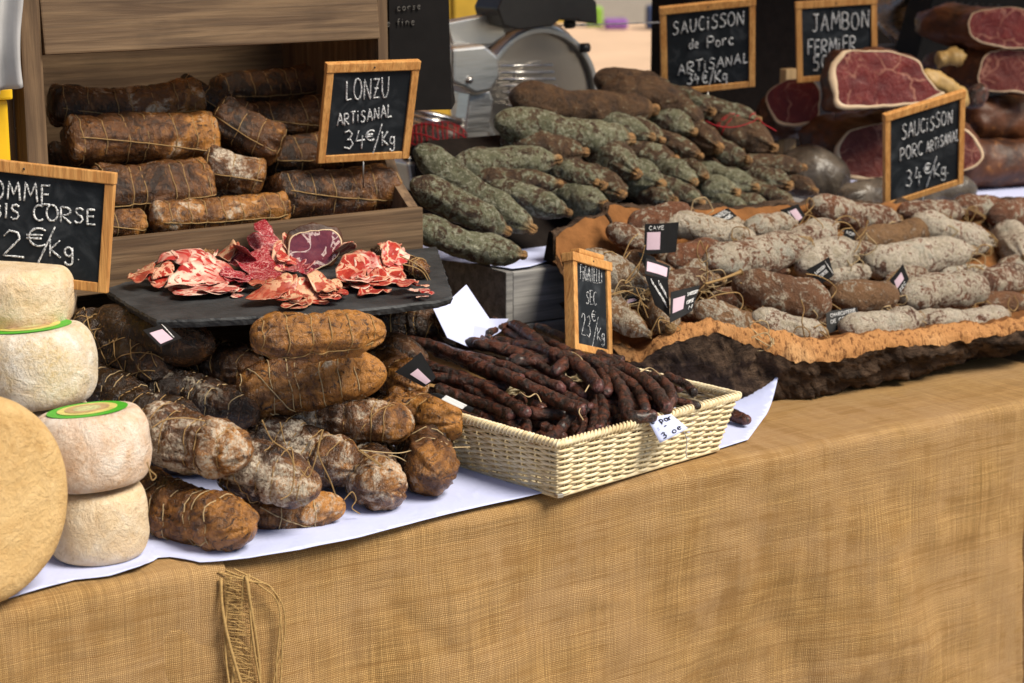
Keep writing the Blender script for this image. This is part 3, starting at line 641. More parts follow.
# ------------------------------------------------------------------ cheeses
def lathe(c, prof_, n=48, axis=None, seed=0, lump=.02):
    ax = Vector(axis).normalized() if axis else Vector((0,0,1)); q = Vector((0,0,1)).rotation_difference(ax); V = []; F = []
    for (r, z) in prof_:
        for k in range(n):
            a = 2*math.pi*k/n; p = Vector((r*math.cos(a), r*math.sin(a), z)); s = 1+lump*nz(p, 14, seed)+lump*.4*nz(p, 45, seed); V.append(Vector(c) + q @ Vector((p.x*s, p.y*s, p.z*(1+.3*lump*nz(p, 20, seed+3)))))
    m = len(prof_)
    for j in range(m-1):
        for k in range(n): F.append((j*n+k, j*n+(k+1) % n, (j+1)*n+(k+1) % n, (j+1)*n+k))
    F.append(tuple(range(n-1, -1, -1))); F.append(tuple((m-1)*n+k for k in range(n)))
    return V, F
def drum(r, h, bulge=.05, round_=.25, n=30):
    out = [(.004, 0), (r*.5, -.0005)]; p = 2.7
    for i in range(n+1):
        a = R(-90+180*i/n); ca, sa = max(0, math.cos(a)), math.sin(a)
        x = ca**(2/p); z = abs(sa)**(2/p)*(1 if sa > 0 else -1)
        rr = r*(.72+.28*x) + bulge*r*.5*(ca-.5); out.append((rr, h*.5*(1+z)))
    return out + [(r*.5, h*1.004), (.004, h*1.004)]
def cheese(label, base, r, h, mat, seed, tilt=(0,0,1), bulge=.06, round_=.28, printed=False):
    V, F = lathe(base, drum(r, h, bulge, round_), 90, tilt, seed, .05)
    o = obj('cheese', V, F, M[mat], None, True, origin=base); tagp(o, label, 'cheese', 'sheep cheeses in stacks')
    if printed:
        ax = Vector(tilt).normalized(); c = Vector(base) + ax*(h+.0012)
        par = o
        for nm, r0, r1, mt, dz in (('paper_label', .0, .70, 'lab_green', .0), ('printed_face', 0, .52, 'lab_yellow', .0010), ('printed_ring', .36, .39, 'lab_tan', .0016), ('emblem', 0, .24, 'lab_emblem', .0017)):
            V, F = lathe(c + ax*dz, [(max(.001, r0*r), 0), (r1*r, 0), (r1*r, .0006), (max(.001, r0*r), .0006)], 48, tilt, 0, 0)
            q = obj(nm, V, F, M[mt], par, False)
            if par is o: par = q
    return o
# ================================================================== SETTING
V = [(-60,-60,0),(90,-60,0),(90,110,0),(-60,110,0)]
tagp(obj('ground', V, [(0,1,2,3)], M['paving'], None, False), kind='structure')
# stall table
t = thing('stall_table', 'long trestle table hidden under the burlap cloths of the stall', 'table', (1.9, 3.3, 0))
MB().box((-.4, 2.40, .70), (4.3, 4.35, .742)).build('tabletop', M['table_wood'], t)
for x in (-.2, 1.9, 4.1):
    for y in (2.55, 4.2): MB().box((x-.03, y-.03, 0), (x+.03, y+.03, .70)).build('leg', M['table_wood'], t)
# burlap: profile from the back of the top over the rounded edge down to the ground
def cloth(name, label, x0, x1, yoff, mat, ztop, y_back=4.3, seed=0, zend=.02, flare=.05, nx=240, edge_r=.022, xd=None):
    prof_ = []; yf = 2.357 - yoff; cr_ = random.Random(seed*7+1)
    CRS = [(cr_.uniform(x0, x1), cr_.uniform(.1, .62), cr_.uniform(-1, 1), cr_.uniform(.06, .22), cr_.uniform(.008, .02), cr_.uniform(-.0035, .0035)) for _ in range(int(26*(x1-x0)))]
    def crease(x, z):
        h = 0
        for cx_, cz_, an, ln, wd_, am in CRS:
            if abs(x-cx_) > ln+.05: continue
            dx_, dz_ = x-cx_, z-cz_; u_ = dx_*math.cos(an)+dz_*math.sin(an); v_ = -dx_*math.sin(an)+dz_*math.cos(an)
            if abs(v_) < wd_*3 and abs(u_) < ln: h += am*math.exp(-(v_/wd_)**2)*(1-(u_/ln)**2)
        return h
    k = 60
    for i in range(k): prof_.append((y_back + (yf+edge_r-y_back)*i/k, ztop))
    for i in range(9): a = R(90*i/8); prof_.append((yf+edge_r-edge_r*math.sin(a), ztop-edge_r+edge_r*math.cos(a)))
    for i in range(1, 76): s = i/75; prof_.append((yf-flare*s*s*.6, ztop-edge_r-(ztop-edge_r-zend)*s))
    V = []; uv = []; F = []; L = 0
    for j, (y, z) in enumerate(prof_):
        if j: L += math.hypot(y-prof_[j-1][0], z-prof_[j-1][1])
        dn = max(0., (ztop-.03-z)/ztop)
        for i in range(nx+1):
            xr = x1 - ((x1-xd)*sstep((ztop-.004-z)/.09) if xd else 0); x = x0 + (xr-x0)*i/nx
            dy = min(1, dn*2.2)*(.045*nz((x, z*.2, 0), 3.6, seed) + .015*nz((x+z*.25, z*.35, 0), 11, seed) + .005*(1-abs(nz((x-z*.5, z*.6, 4), 9, seed))*3)**2*(.5+nz((x, z, 7), 3, seed))) + .0045*nz((x, y+z, 1), 9, seed)
            if dn > 0: dy += crease(x, z)*min(1, dn*8)
            if z < ztop-.001: dy += -.004*nz((x, z, 2), 20, seed)
            dz = 0 if dn > 0 else .0022*(nz((x, y, 0), 7, seed)) + .001*nz((x, y, 0), 22, seed)
            V.append((x, y-dy*(1 if dn > 0 or j > k else 0), z+dz)); uv.append((x, L + .004*nz((x, L, 0), 3)))
    m = nx+1
    for j in range(len(prof_)-1):
        for i in range(nx): F.append((j*m+i, (j+1)*m+i, (j+1)*m+i+1, j*m+i+1))
    o = obj(name, V, F, M[mat], None, True, uv=uv, origin=((x0+x1)/2, 2.36, zend)); return tagp(o, label, 'tablecloth', 'burlap cloths over the stall table')
cloth('burlap_cloth', 'wide golden burlap cloth draped over the table under basket and cork tray', .95, 2.86, 0, 'burlap', .750, seed=1, xd=2.655)
cloth('burlap_cloth', 'brown burlap cloth, tinted darker for shade, at the right end behind the golden one', 2.45, 4.25, -.035, 'burlap_shaded', .7465, seed=4, nx=110)
lc = cloth('burlap_cloth', 'left burlap cloth with a frayed fringed right edge hanging beside the cheeses', -.5, 1.088, .007, 'burlap_left', .7535, y_back=3.2, seed=6)
# fringe of the left cloth
rnd = random.Random(5); mb = MB()
for i in range(420):
    z = .735 - .71*i/420; x = 1.084; y = 2.347 - .03*(.75-z)
    n = rnd.uniform(.012, .04); d = rnd.uniform(-.02, -.004)
    mb.tube(crom([(x-.004, y-.004, z), (x+n*.5, y-.006-rnd.uniform(0, .006), z+d*.3), (x+n, y-.003-rnd.uniform(0, .008), z+d)], 7), .0005, 4)
for i in range(6):       # long loose strands, twisted together, hanging from the corner
    x = 1.090 + .005*i; P = []
    for k in range(22):
        z = .735 - .62*k/21; P.append((x + .012*math.sin(z*16+i*1.3) + .010*math.sin(z*5+i), 2.338 - .03*(.75-z) - .006*math.cos(z*21+i), z))
    mb.tube(crom(P, 60), .0016 if i % 2 else .0024, 6)
for k in range(3):
    P = [(1.075+.012*k, 2.35, .742), (1.11+.02*k, 2.334, .728-.012*k), (1.15+.008*k, 2.335, .705-.03*k), (1.16-.01*k, 2.334, .63-.05*k), (1.145+.01*k, 2.326, .5-.08*k)]
    mb.tube(crom(P, 40), .0012, 5)
mb.build('fringe', M['jute'], lc, True)
# ------------------------------------------------------------------ papers on the cloth
def paper_z(base, amp, f, s): return lambda x, y: base + amp*max(-.3, nz((x, y, 0), f, s))
fr = [(-40, 612), (0, 601), (40, 590), (75, 580), (110, 577), (140, 571), (158, 558), (170, 557), (200, 562), (250, 557), (300, 549), (360, 536), (420, 520), (480, 506), (541, 493), (560, 486)]
ol = [onz(x, y, .757) for x, y in fr]; ol = [(p.x, p.y) for p in ol] + [(1.66, 2.62), (1.66, 2.95), (.72, 2.95)]
def pz(x, y):
    e = max(0, 1-(y-2.345)/.05)
    return .7575 + .0018*nz((x, y, 0), 14, 2) + (.016*e*math.exp(-((x-.985)/.045)**2) + .006*e*math.exp(-((x-.87)/.05)**2) - .002*e)
sheet('paper_sheet', 'large white paper sheet under the cheeses and the front coppa pile', 'paper', ol, M['paper'], zf=pz)
o2 = [onz(x, y, .754) for x, y in ((470, 480), (560, 489), (630, 474), (700, 455), (748, 440), (778, 399), (745, 390), (690, 405), (610, 400), (520, 410))]
def pz2(x, y):
    c = onz(778, 399, .754); d = math.hypot(x-c.x, y-c.y); return .7545 + (.045*max(0, 1-d/.12)**2)
sheet('paper_sheet', 'white paper sheet under the wicker basket with its right corner curling up', 'paper', [(p.x, p.y) for p in o2], M['paper'], zf=pz2)
# ------------------------------------------------------------------ cheeses
c4 = onz(97, 570, .759); B = Vector((c4.x, c4.y, 0)) + FWD*.070 - RGT*.012
cheese('cream coloured sheep cheese at the bottom of the right stack, on the paper', (B.x, B.y, .759), .069, .098, 'rind_tan', 3, (.0, -.02, 1), .05)
cheese('pinkish sheep cheese with green label, on top of the cream coloured one', (B.x+.001, B.y-.002, .858), .077, .100, 'rind_pink', 7, (-.04, .10, 1), .08, .3, True)
S = at(37, 400, 2.62)
z2 = at(38, 417, 2.55).z
cheese('tan sheep cheese half hidden behind the big wheel, lowest of the left stack', (S.x-.01, S.y+.02, .757), .083, .098, 'rind_tan', 13)
zb = .856; 
cheese('white bloomed sheep cheese with green label in the left stack', (S.x, S.y, z2), .085, .108, 'rind_white', 21, (-.03, .09, 1), .09, .3, True)
if z2-zb > .03: cheese('whitish sheep cheese behind the big wheel, second of the left stack', (S.x, S.y+.01, zb), .082, z2-zb-.002, 'rind_white', 33)
T1 = at(16, 300, 2.70); z1 = at(15, 334, 2.635).z
cheese('creamy tan sheep cheese at the very top, under the sheep cheese sign', (T1.x-.004, T1.y, z1), .086, .088, 'rind_tan', 41, (.03, -.03, 1), .06, .34)
W = at(-26, 500, 2.37); r = W.z-.76; axis = Vector((.30, -.85, .10)).normalized()
V, F = lathe(W - axis*.05, drum(r, .09, .02, .16), 72, axis, 5, .012)
tagp(obj('big_cheese', V, F, M['rind_wheel'], None, True), 'big round ochre cheese wheel standing on edge at the left front', 'cheese')
# ------------------------------------------------------------------ wooden bin of lonzu
b = thing('display_bin', 'weathered wooden display bin with sloping sides holding the lonzu', 'wooden bin', (1.43, 3.25, .97))
MB().box((1.09, 3.0, 1.0), (1.79, 3.019, 1.087), bev=.002).build('front_board', M['bin'], b)
MB().box((1.151, 3.0195, 1.0), (1.771, 3.49, 1.014)).build('floor_board', M['bin'], b)
MB().box((1.151, 3.49, 1.0), (1.771, 3.51, 1.62)).build('back_board', M['bin'], b)
side = [(3.0195, .97), (3.0195, 1.087), (3.075, 1.125), (3.115, 1.185), (3.12, 1.62), (3.51, 1.62), (3.51, .97)]
MB().prism(side, 0, 1.7712, 1.7905).build('side_panel', M['binz'], b)
MB().prism(side, 0, 1.131, 1.1508).build('side_panel', M['binz'], b)
MB().box((1.10, 3.07, 1.0872), (1.1308, 3.118, 1.62), bev=.003).build('corner_post', M['binz'], b)
MB().box((1.06, 3.119, 1.0), (1.0995, 3.15, 1.62), bev=.003).build('corner_post', M['binz'], b)
pk = MB(); M4 = Matrix.Translation((1.461, 3.118, 1.375)) @ Matrix.Rotation(R(-7), 4, 'X'); pk.box((-.309, -.011, 0), (.309, .011, .22), M4, .003); pk.build('header_board', M['bin'], b)
MB().box((1.08, 3.52, .75), (1.80, 3.535, 1.0)).box((1.10, 3.02, .7505), (1.12, 3.5, .969)).box((1.76, 3.02, .7505), (1.78, 3.5, .969)).build('trestle', M['bin'], b)
for px, py in ((18, 128),): q = at(px, py, 3.117); MB().tube([q, q-Vector((0, .004, 0))], .004, 10).build('screw', M['alu'], b, True)
# grey wooden box of the green sausages
g = thing('wooden_box', 'grey weathered wooden box with white paper on top, left of the cork tray', 'wooden box', (2.45, 3.3, .75))
gb = MB(); gx0, gx1, gy0, gy1, gz = 1.965, 2.98, 3.0, 3.62, .955
for k in range(2):
    z0 = .7505 + k*.101; gb.box((gx0+.016, gy0, z0), (gx1, gy0+.016, z0+.0985), bev=.002)
gb.build('front_board', M['grey_wood'], g)
MB().box((gx0, gy0, .7505), (gx0+.0155, gy1, gz-.0035), bev=.002).build('side_board', M['grey_wood'], g)
MB().box((gx1+.0005, gy0, .7505), (gx1+.016, gy1, gz-.0035), bev=.002).build('side_board', M['grey_wood'], g)
MB().box((gx0+.016, gy0+.0165, .935), (gx1, gy1, gz-.004)).build('top_board', M['grey_wood'], g)
fp = [(408, 244), (430, 254), (470, 263), (512, 269), (530, 267), (556, 259), (600, 250)]
pp = [onz(x, y, gz) for x, y in fp]; pp = [(p.x, p.y) for p in pp] + [(2.9, 3.02), (2.9, 3.58), (2.0, 3.58)]
sheet('paper_sheet', 'white paper on the grey box under the green moulded saucissons', 'paper', pp, M['paper'], zf=lambda x, y: gz + .0005 + .001*nz((x, y, 0), 20) - (max(0, gy0-y)*.9 + max(0, gx0-x)*.5)*(1 if y < gy0 or x < gx0 else 0) + (.006 if y < gy0 or x < gx0 else 0))

# unseen awning added above the frame: shades the back, passes some warm light
aw = thing('shade_awning', 'unseen cream canvas awning added to shade the back of the stall', 'awning', (2, 3.5, 2.3))
MB().box((-1.6, AWY, 2.34), (6.2, 5.2, 2.341)).build('canvas', M['canvas'], aw)
for x in (-1.5, 6.1): MB().box((x-.025, 4.9, 0), (x+.025, 4.95, 2.338)).build('pole', M['alu'], aw)
# ================================================================== SAUSAGES
ORD = ['first','second','third','fourth','fifth','sixth','seventh','eighth','ninth','tenth','eleventh','twelfth']
HID = 0
# ---- lonzu in the bin: (A px, Y, B px, Y, radius px, tone, mould, label)
GRP_L = 'lonzu sausages in the wooden bin'
LZ = [
 ((271,197),3.13,(398,186),3.11,26,.42,.15,'largest lonzu lying along the front right of the bin, under the lonzu sign'),
 ((150,217),3.08,(287,207),3.08,17,.72,.35,'slim yellowish tied lonzu along the middle of the bin front board'),
 ((88,228),3.08,(145,222),3.08,15,.6,.2,'short lonzu end at bottom left of the bin beside the cheese sign'),
 ((90,193),3.15,(211,186),3.14,29,.45,.05,'thick brown lonzu in the bin right above the left end of front board'),
 ((200,163),3.17,(264,181),3.13,20,.5,.6,'short lonzu with white speckles in the middle of the bin'),
 ((64,141),3.21,(217,137),3.20,26,.62,.25,'thick string tied lonzu, second from the top on the left of the bin'),
 ((48,105),3.30,(202,95),3.28,21,.55,.45,'topmost lonzu on the left, against the back of the bin'),
 ((176,85),3.31,(250,120),3.25,15,.3,.3,'thin dark lonzu slanting down from top of the left stack'),
 ((212,115),3.22,(283,147),3.15,22,.40,.1,'lonzu slanting to the front with string crossed on its blunt end'),
 ((214,92),3.40,(345,78),3.38,21,.45,.05,'topmost lonzu on the right at the back of the bin'),
 ((244,124),3.30,(345,112),3.28,20,.45,.05,'lonzu of the right stack half behind the lonzu sign, second from the top'),
 ((266,160),3.22,(345,146),3.20,21,.35,.05,'dark lonzu of the right stack just above the largest one'),
]
for i, (a, ya, b, yb, rp, tone, mo, lab) in enumerate(LZ):
    A, Bp = at(*a, ya), at(*b, yb); r = rp*mpp(A.lerp(Bp, .5))
    rnd = random.Random(i+5); n = max(2, int((A-Bp).length/.042)); rg = [.08+.84*(k+rnd.uniform(-.25, .25))/n for k in range(n+1)]
    o, sf, C, L = sausage('lonzu', lab, 'lonzu', GRP_L, [A, Bp], r, 'lonzu', M['coppa'], 100+i, tone+.04, mo, .085, .05, 96, 44, rings=rg)
    twine(o, sf, M['twine'], rg, [(rnd.uniform(1.2, 2), rnd.uniform(1.5, 2.6), .06, .95), (-1.2, -.6, .1, .9)], .0009, i, slant=.010)
for k, (x, y, z) in enumerate(((1.3, 3.3, 1.075), (1.48, 3.36, 1.07), (1.62, 3.32, 1.07), (1.40, 3.40, 1.15))):
    o, sf, C, L = sausage('lonzu', 'dark lonzu buried under the others at the back of the bin', 'lonzu', GRP_L, [(x-.15, y, z), (x+.16, y, z)], .045, 'lonzu', M['coppa'], 130+k, .3, .1, .06)
# ---- coppa pile under the slate
GRP_C = 'tied coppa sausages piled under the slate'
CP = [ # A, YA, B, YB, r, tone, mould, net, label
 ((128,486),2.56,(252,526),2.405,34,.78,.05,1,'yellow brown tied coppa at the bottom left of pile, next to the cheeses'),
 ((140,425),2.56,(250,454),2.385,34,.66,.75,1,'pointed coppa with white bloom and orange tip right of the pinkish cheese'),
 ((218,458),2.48,(321,488),2.355,33,.52,.75,1,'grey bloomed reddish coppa in the middle of bottom row with loose string'),
 ((238,510),2.50,(346,505),2.43,19,.85,.35,0,'flat tan coppa lying on the paper under the grey bloomed one'),
 ((240,428),2.66,(361,470),2.47,29,.5,.7,1,'coppa with dark red tip and a white bloomed body'),
 ((372,448),2.64,(389,492),2.46,29,.62,.75,0,'round coppa end with pale mould patch, second from right in bottom row'),
 ((428,438),2.60,(441,478),2.44,31,.55,.15,0,'brown coppa end touching the wicker basket, rightmost of the bottom row'),
 ((285,410),2.66,(415,425),2.50,27,.62,.6,1,'smooth tapering coppa with pale spot in middle of the pile'),
 ((385,405),2.66,(457,424),2.49,27,.95,.05,0,'plump orange coppa end beside the left rim of the basket'),
 ((235,397),2.66,(387,372),2.54,31,.85,.15,1,'long orange brown coppa wound with string, second from the top'),
 ((360,362),2.78,(425,388),2.60,24,.82,.35,0,'short orange coppa with a blunt tip under the black tag'),
 ((250,337),2.53,(385,331),2.50,25,1.0,.3,1,'topmost golden coppa directly under the front edge of the slate'),
 ((140,384),2.78,(258,416),2.60,27,.18,.35,1,'dark net tied coppa above the bloomed pointed one'),
 ((165,342),2.86,(267,372),2.66,26,.28,.05,1,'dark brown coppa with round string rings below the left slate edge'),
 ((74,324),2.92,(168,376),2.72,27,.12,.0,2,'blackish netted coppa at the far left behind the labelled cheeses'),
 ((80,378),2.84,(150,408),2.70,24,.08,.0,1,'darkest coppa deep behind the left cheese stack'),
 ((110,398),2.76,(200,420),2.60,23,.15,.3,1,'dark coppa wedged between the cheeses and bloomed pointed coppa'),
 ((365,326),2.90,(452,322),2.80,23,.3,.05,1,'dark coppa under right corner of the slate behind the golden one'),
]
CS = {}
for i, (a, ya, b, yb, rp, tone, mo, net, lab) in enumerate(CP):
    A, Bp = at(*a, ya), at(*b, yb); r = rp*mpp(Bp)*.97
    if i in (0, 3, 5, 6):
        Bp = onz(*b, .757+r*.95); A = onz(*a, .757+r*.95)
        if (A-Bp).length < .15: A = Bp + (A-Bp).normalized()*.16
    rnd = random.Random(i+50); n = max(3, int((A-Bp).length/.036))
    rg = [.08+.74*(k+rnd.uniform(-.3, .3))/n for k in range(n+1)] if net else [rnd.uniform(.3, .45), rnd.uniform(.55, .72)]
    o, sf, C, L = sausage('coppa', lab, 'coppa', GRP_C, [A, Bp], r, 'coppa', M['coppa'], 200+i, tone-.04, mo, .12, .06, 110, 56, rings=rg)
    CS[i] = (o, sf, L)
    lg = [(rnd.uniform(0, 6), rnd.uniform(0, 6)+1.5, .1, .8), (rnd.uniform(0, 6), rnd.uniform(0, 6), .2, .85)] if net else [(1., 2.5, .2, .7)]
    if net == 2:
        lg = [(2*math.pi*k/6, 2*math.pi*k/6+4, .05, .95) for k in range(6)] + [(2*math.pi*k/6, 2*math.pi*k/6-4, .05, .95) for k in range(6)]
    lp = []
    if i in (2,):
        base = [at(x, y, 2.315) for x, y in ((262,420),(272,440),(288,452),(294,470),(291,492),(280,500))]; lp.append(base)
        lp.append([at(x, y, 2.31) for x, y in ((300,470),(310,475),(323,430),(318,452),(330,480),(336,497))])
    if i == 1: lp += [[at(x, y, 2.34) for x, y in ((147,462),(150,470),(156,476),(152,480),(149,470))], [at(x, y, 2.42) for x, y in ((152,428),(165,420),(185,418),(205,421))]]
    if i == 5: lp += [[at(x, y, 2.42) for x, y in ((358,450),(375,462),(388,472),(377,462),(360,450))], [at(x, y, 2.40) for x, y in ((344,500),(352,492),(356,500),(352,508),(360,514))]]
    if i == 6: lp += [[at(x, y, 2.46) for x, y in ((360,450),(378,452),(400,453),(420,448),(432,446),(437,465),(434,472),(420,470),(400,458),(388,455))], [at(x, y, 2.455) for x, y in ((412,475),(418,462),(432,452),(450,448),(470,447))]]
    if i == 4: lp += [[at(x, y, 2.43) for x, y in ((280,422),(284,440),(290,455),(296,470),(303,480))]]
    twine(o, sf, M['twine'] if i % 3 else M['pale_twine'], rg, lg, .0009, i, lp, .011)
for k in range(9):
    x = 1.18 + .13*(k % 4); z = .80 + .085*(k//4); y = 2.74 + .03*(k % 2)
    sausage('coppa', 'dark coppa buried inside the pile below the slate', 'coppa', GRP_C, [(x-.05, y+.16, z), (x+.05, y-.06, z)], .043, 'coppa', M['coppa'], 240+k, .15, .1, .06)
# tags on the coppa pile
tag_card(CS[10][0], ((395,372),(421,352),(436,377),(424,387)), 2.52, (.2, .35, .55, .95), bend=.003)
tag_card(CS[10][0], ((428,393),(438,393),(474,408),(470,413)), 2.49, None, [('CHARCUTERIE', .02, .8, .98, .8, .5)], bend=.001)
tag_card(CS[13][0], ((143,330),(166,324),(182,338),(160,347)), (2.60,2.62,2.58,2.56), (.1, .25, .65, .9), [('CORSE', .72, .9, .8, .2, .2)], bend=.001)
# ---- green moulded saucissons on the grey box
GRP_G = 'green moulded saucissons heaped on the grey box'
def GY(py): return 3.03 + (228-py)*.40/140
GR = [ # A px, B px, r px, YA-YB, tone
 ((405,220),(528,256),16,.09,.25),((410,181),(512,234),17,.09,.35),((414,147),(537,232),17,.15,.15),((452,166),(563,159),18,.06,.2),((478,178),(564,184),15,.10,.5),
 ((505,192),(573,214),15,.12,.3),((555,196),(608,206),17,.16,.1),((543,165),(600,184),15,.14,.35),((556,158),(606,187),16,.16,.5),((500,140),(590,153),18,.10,.72),
 ((494,120),(636,140),17,.05,.25),((510,96),(660,110),17,.05,1.2),((594,78),(668,86),14,.05,1.3),((600,92),(688,105),19,.08,1.25),((662,98),(716,113),15,.12,.5),
 ((668,96),(706,128),12,.1,.75),((698,108),(762,121),14,.12,.45),((600,122),(656,138),15,.12,.1),((630,126),(665,142),12,.1,.5),((645,118),(698,134),15,.12,.35),
 ((680,128),(722,150),17,.14,.8),((722,124),(778,150),17,.14,.85),((585,146),(640,176),18,.15,.4),((635,148),(680,160),13,.1,.6),((660,144),(704,157),11,.1,.7),
 ((695,148),(752,161),15,.13,.5),((610,168),(665,186),18,.16,.1),((592,176),(624,196),15,.14,.6),((655,168),(697,184),14,.13,.15),((682,162),(708,178),10,.1,.55),
 ((685,182),(740,194),16,.14,.1),((705,174),(760,189),15,.14,.05),((740,176),(793,187),16,.14,.5),((735,164),(808,168),11,.08,.7),((665,188),(705,204),12,.12,.4),
 ((640,186),(678,202),12,.12,.6),((684,202),(718,212),10,.1,.2),((715,200),(750,211),11,.1,.25),((735,196),(772,209),12,.1,.5),((762,194),(796,206),11,.1,.6),((785,176),(818,192),10,.1,.8),
]
cent = sorted(range(len(GR)), key=lambda i: GR[i][1][1])
rows = [[], [], [], [], [], []]; edges = (112, 136, 158, 182, 200, 999)
for i in range(len(GR)):
    y = GR[i][1][1]; rows[next(k for k in range(6) if y <= edges[k])].append(i)
rown = ['top row', 'second row', 'third row', 'fourth row', 'fifth row', 'bottom row']; GL_ = {}
for k, rr in enumerate(rows):
    rr.sort(key=lambda i: GR[i][1][0])
    for j, i in enumerate(rr):
        tn = GR[i][4]; look = 'brown' if tn > .9 else ('brown green' if tn > .45 else 'grey green')
        GL_[i] = f'{look} saucisson, {ORD[j]} tip from left in the {rown[k]} of the heap'
GS = {}
for i, (a, b, rp, dY, tone) in enumerate(GR):
    yb = GY(b[1]); A, Bp = at(*a, yb+dY), at(*b, yb); r = rp*mpp(Bp)*(1.10 if b[0] > 600 else .97)
    if (Bp-A).length < .17: A = Bp + (A-Bp).normalized()*.18
    o, sf, C, L = sausage('green_saucisson', GL_[i], 'saucisson', GRP_G, [A, Bp], r, 'green', M['green'], 300+i, min(1.0, tone), .3, .12, .06, 64, 38); GS[i] = (o, sf)
twine(GS[16][0], GS[16][1], M['red_twine'], [.86, .88], [], .0010, 3, [[at(x, y, 3.28) for x, y in ((706,121),(718,126),(735,127),(752,122),(757,118))]])
twine(GS[21][0], GS[21][1], M['red_twine'], [.2, .24, .3], [], .0012, 4, [[at(x, y, 3.20) for x, y in ((758,118),(764,124),(771,128),(776,131))]])
for k, (x, y) in enumerate(((470,205),(520,180),(575,190),(545,150),(600,165),(620,150),(640,170),(660,140),(650,165),(690,160),(680,120),(720,170),(710,140),(735,180),(700,185),(670,178),(620,185),(748,185),(640,112),(720,112),(585,175),(560,140),(740,150),(770,165))):
    Bp = at(x+6, y+2, GY(y)+.05); sausage('green_saucisson', 'dark green saucisson half buried between others in the green heap', 'saucisson', GRP_G, [at(x-38, y-6, GY(y)+.15), Bp], 14*mpp(Bp), 'green', M['green'], 345+k, .35+.3*(k % 3), .3, .12, .06, 44, 26)
wd = MB(); wd.prism([(3.16, .9565), (3.60, .9565), (3.60, 1.10), (3.50, 1.13)], 0, 2.10, 2.78); wd.build('x', M['black_cloth'])  # black wedge added inside the heap so the gaps read as dark
wo = bpy.data.objects['x']; wo.name = 'gap_wedge'; tagp(wo, 'black wedge added to darken the gaps under the green saucissons', 'gap filler')
# red netted salami behind the bin
A, Bp = at(404, 138, 3.72), at(468, 140, 3.66); o, sf, C, L = sausage('netted_salami', 'dark salami in red netting lying under the slicer rails', 'salami', None, [A, Bp], 17*mpp(A), 'plain', M['fig'], 390, .4, 0, .04)
twine(o, sf, M['red_twine'], [.1+.08*k for k in range(11)], [(2*math.pi*k/7, 2*math.pi*k/7+1.2, .02, .98) for k in range(7)], .0013, 1, slant=.02)
# ================================================================== CORK TRAY
def poly_u(tab, n):                       # evenly resample a list of (px, py, Y)
    P = crom([Vector(p) for p in tab], n); return P
cork = thing('cork_tray', 'large rough cork bark slab used as a tray for the white saucissons', 'cork tray', (2.6, 2.75, .75))
FI = [(556,254,2.98),(566,272,2.92),(590,308,2.82),(612,340,2.72),(640,349,2.68),(662,334,2.665),(700,319,2.65),(730,317,2.64),(765,323,2.62),(800,338,2.59),(835,338,2.57),(870,331,2.56),(910,330,2.555),(950,323,2.55),(990,322,2.545),(1024,317,2.54),(1065,310,2.54),(1110,302,2.55)]
FO = [(554,262,2.975),(566,284,2.91),(590,322,2.80),(612,352,2.70),(640,362,2.66),(664,348,2.64),(698,340,2.63),(730,342,2.62),(765,358,2.60),(800,366,2.57),(835,365,2.55),(870,356,2.54),(910,350,2.535),(950,348,2.53),(990,340,2.525),(1024,335,2.52),(1065,327,2.52),(1110,318,2.53)]
BT = [(566,268,3.0),(584,292,2.93),(604,330,2.84),(625,362,2.76),(650,374,2.72),(675,382,2.69),(705,389,2.66),(735,395,2.64),(770,400,2.63),(800,399,2.61),(835,394,2.61),(870,384,2.61),(910,374,2.60),(950,364,2.60),(990,354,2.59),(1024,347,2.585),(1065,338,2.58),(1110,328,2.58)]
BK = [(556,236,3.0),(566,229,3.01),(584,220,3.02),(606,214,3.03),(612,205,3.05),(632,207,3.06),(665,208,3.06),(700,209,3.06),(735,209,3.06),(775,206,3.06),(815,203,3.06),(850,203,3.06),(890,203,3.06),(930,202,3.06),(970,200,3.06),(1010,199,3.06),(1050,198,3.06),(1090,196,3.06)]
nU = 260
tabs = [poly_u(t, nU) for t in (FI, FO, BT, BK)]
Vc, Fc, Vb, Fb = [], [], [], []
nI, nBd = 16, 8
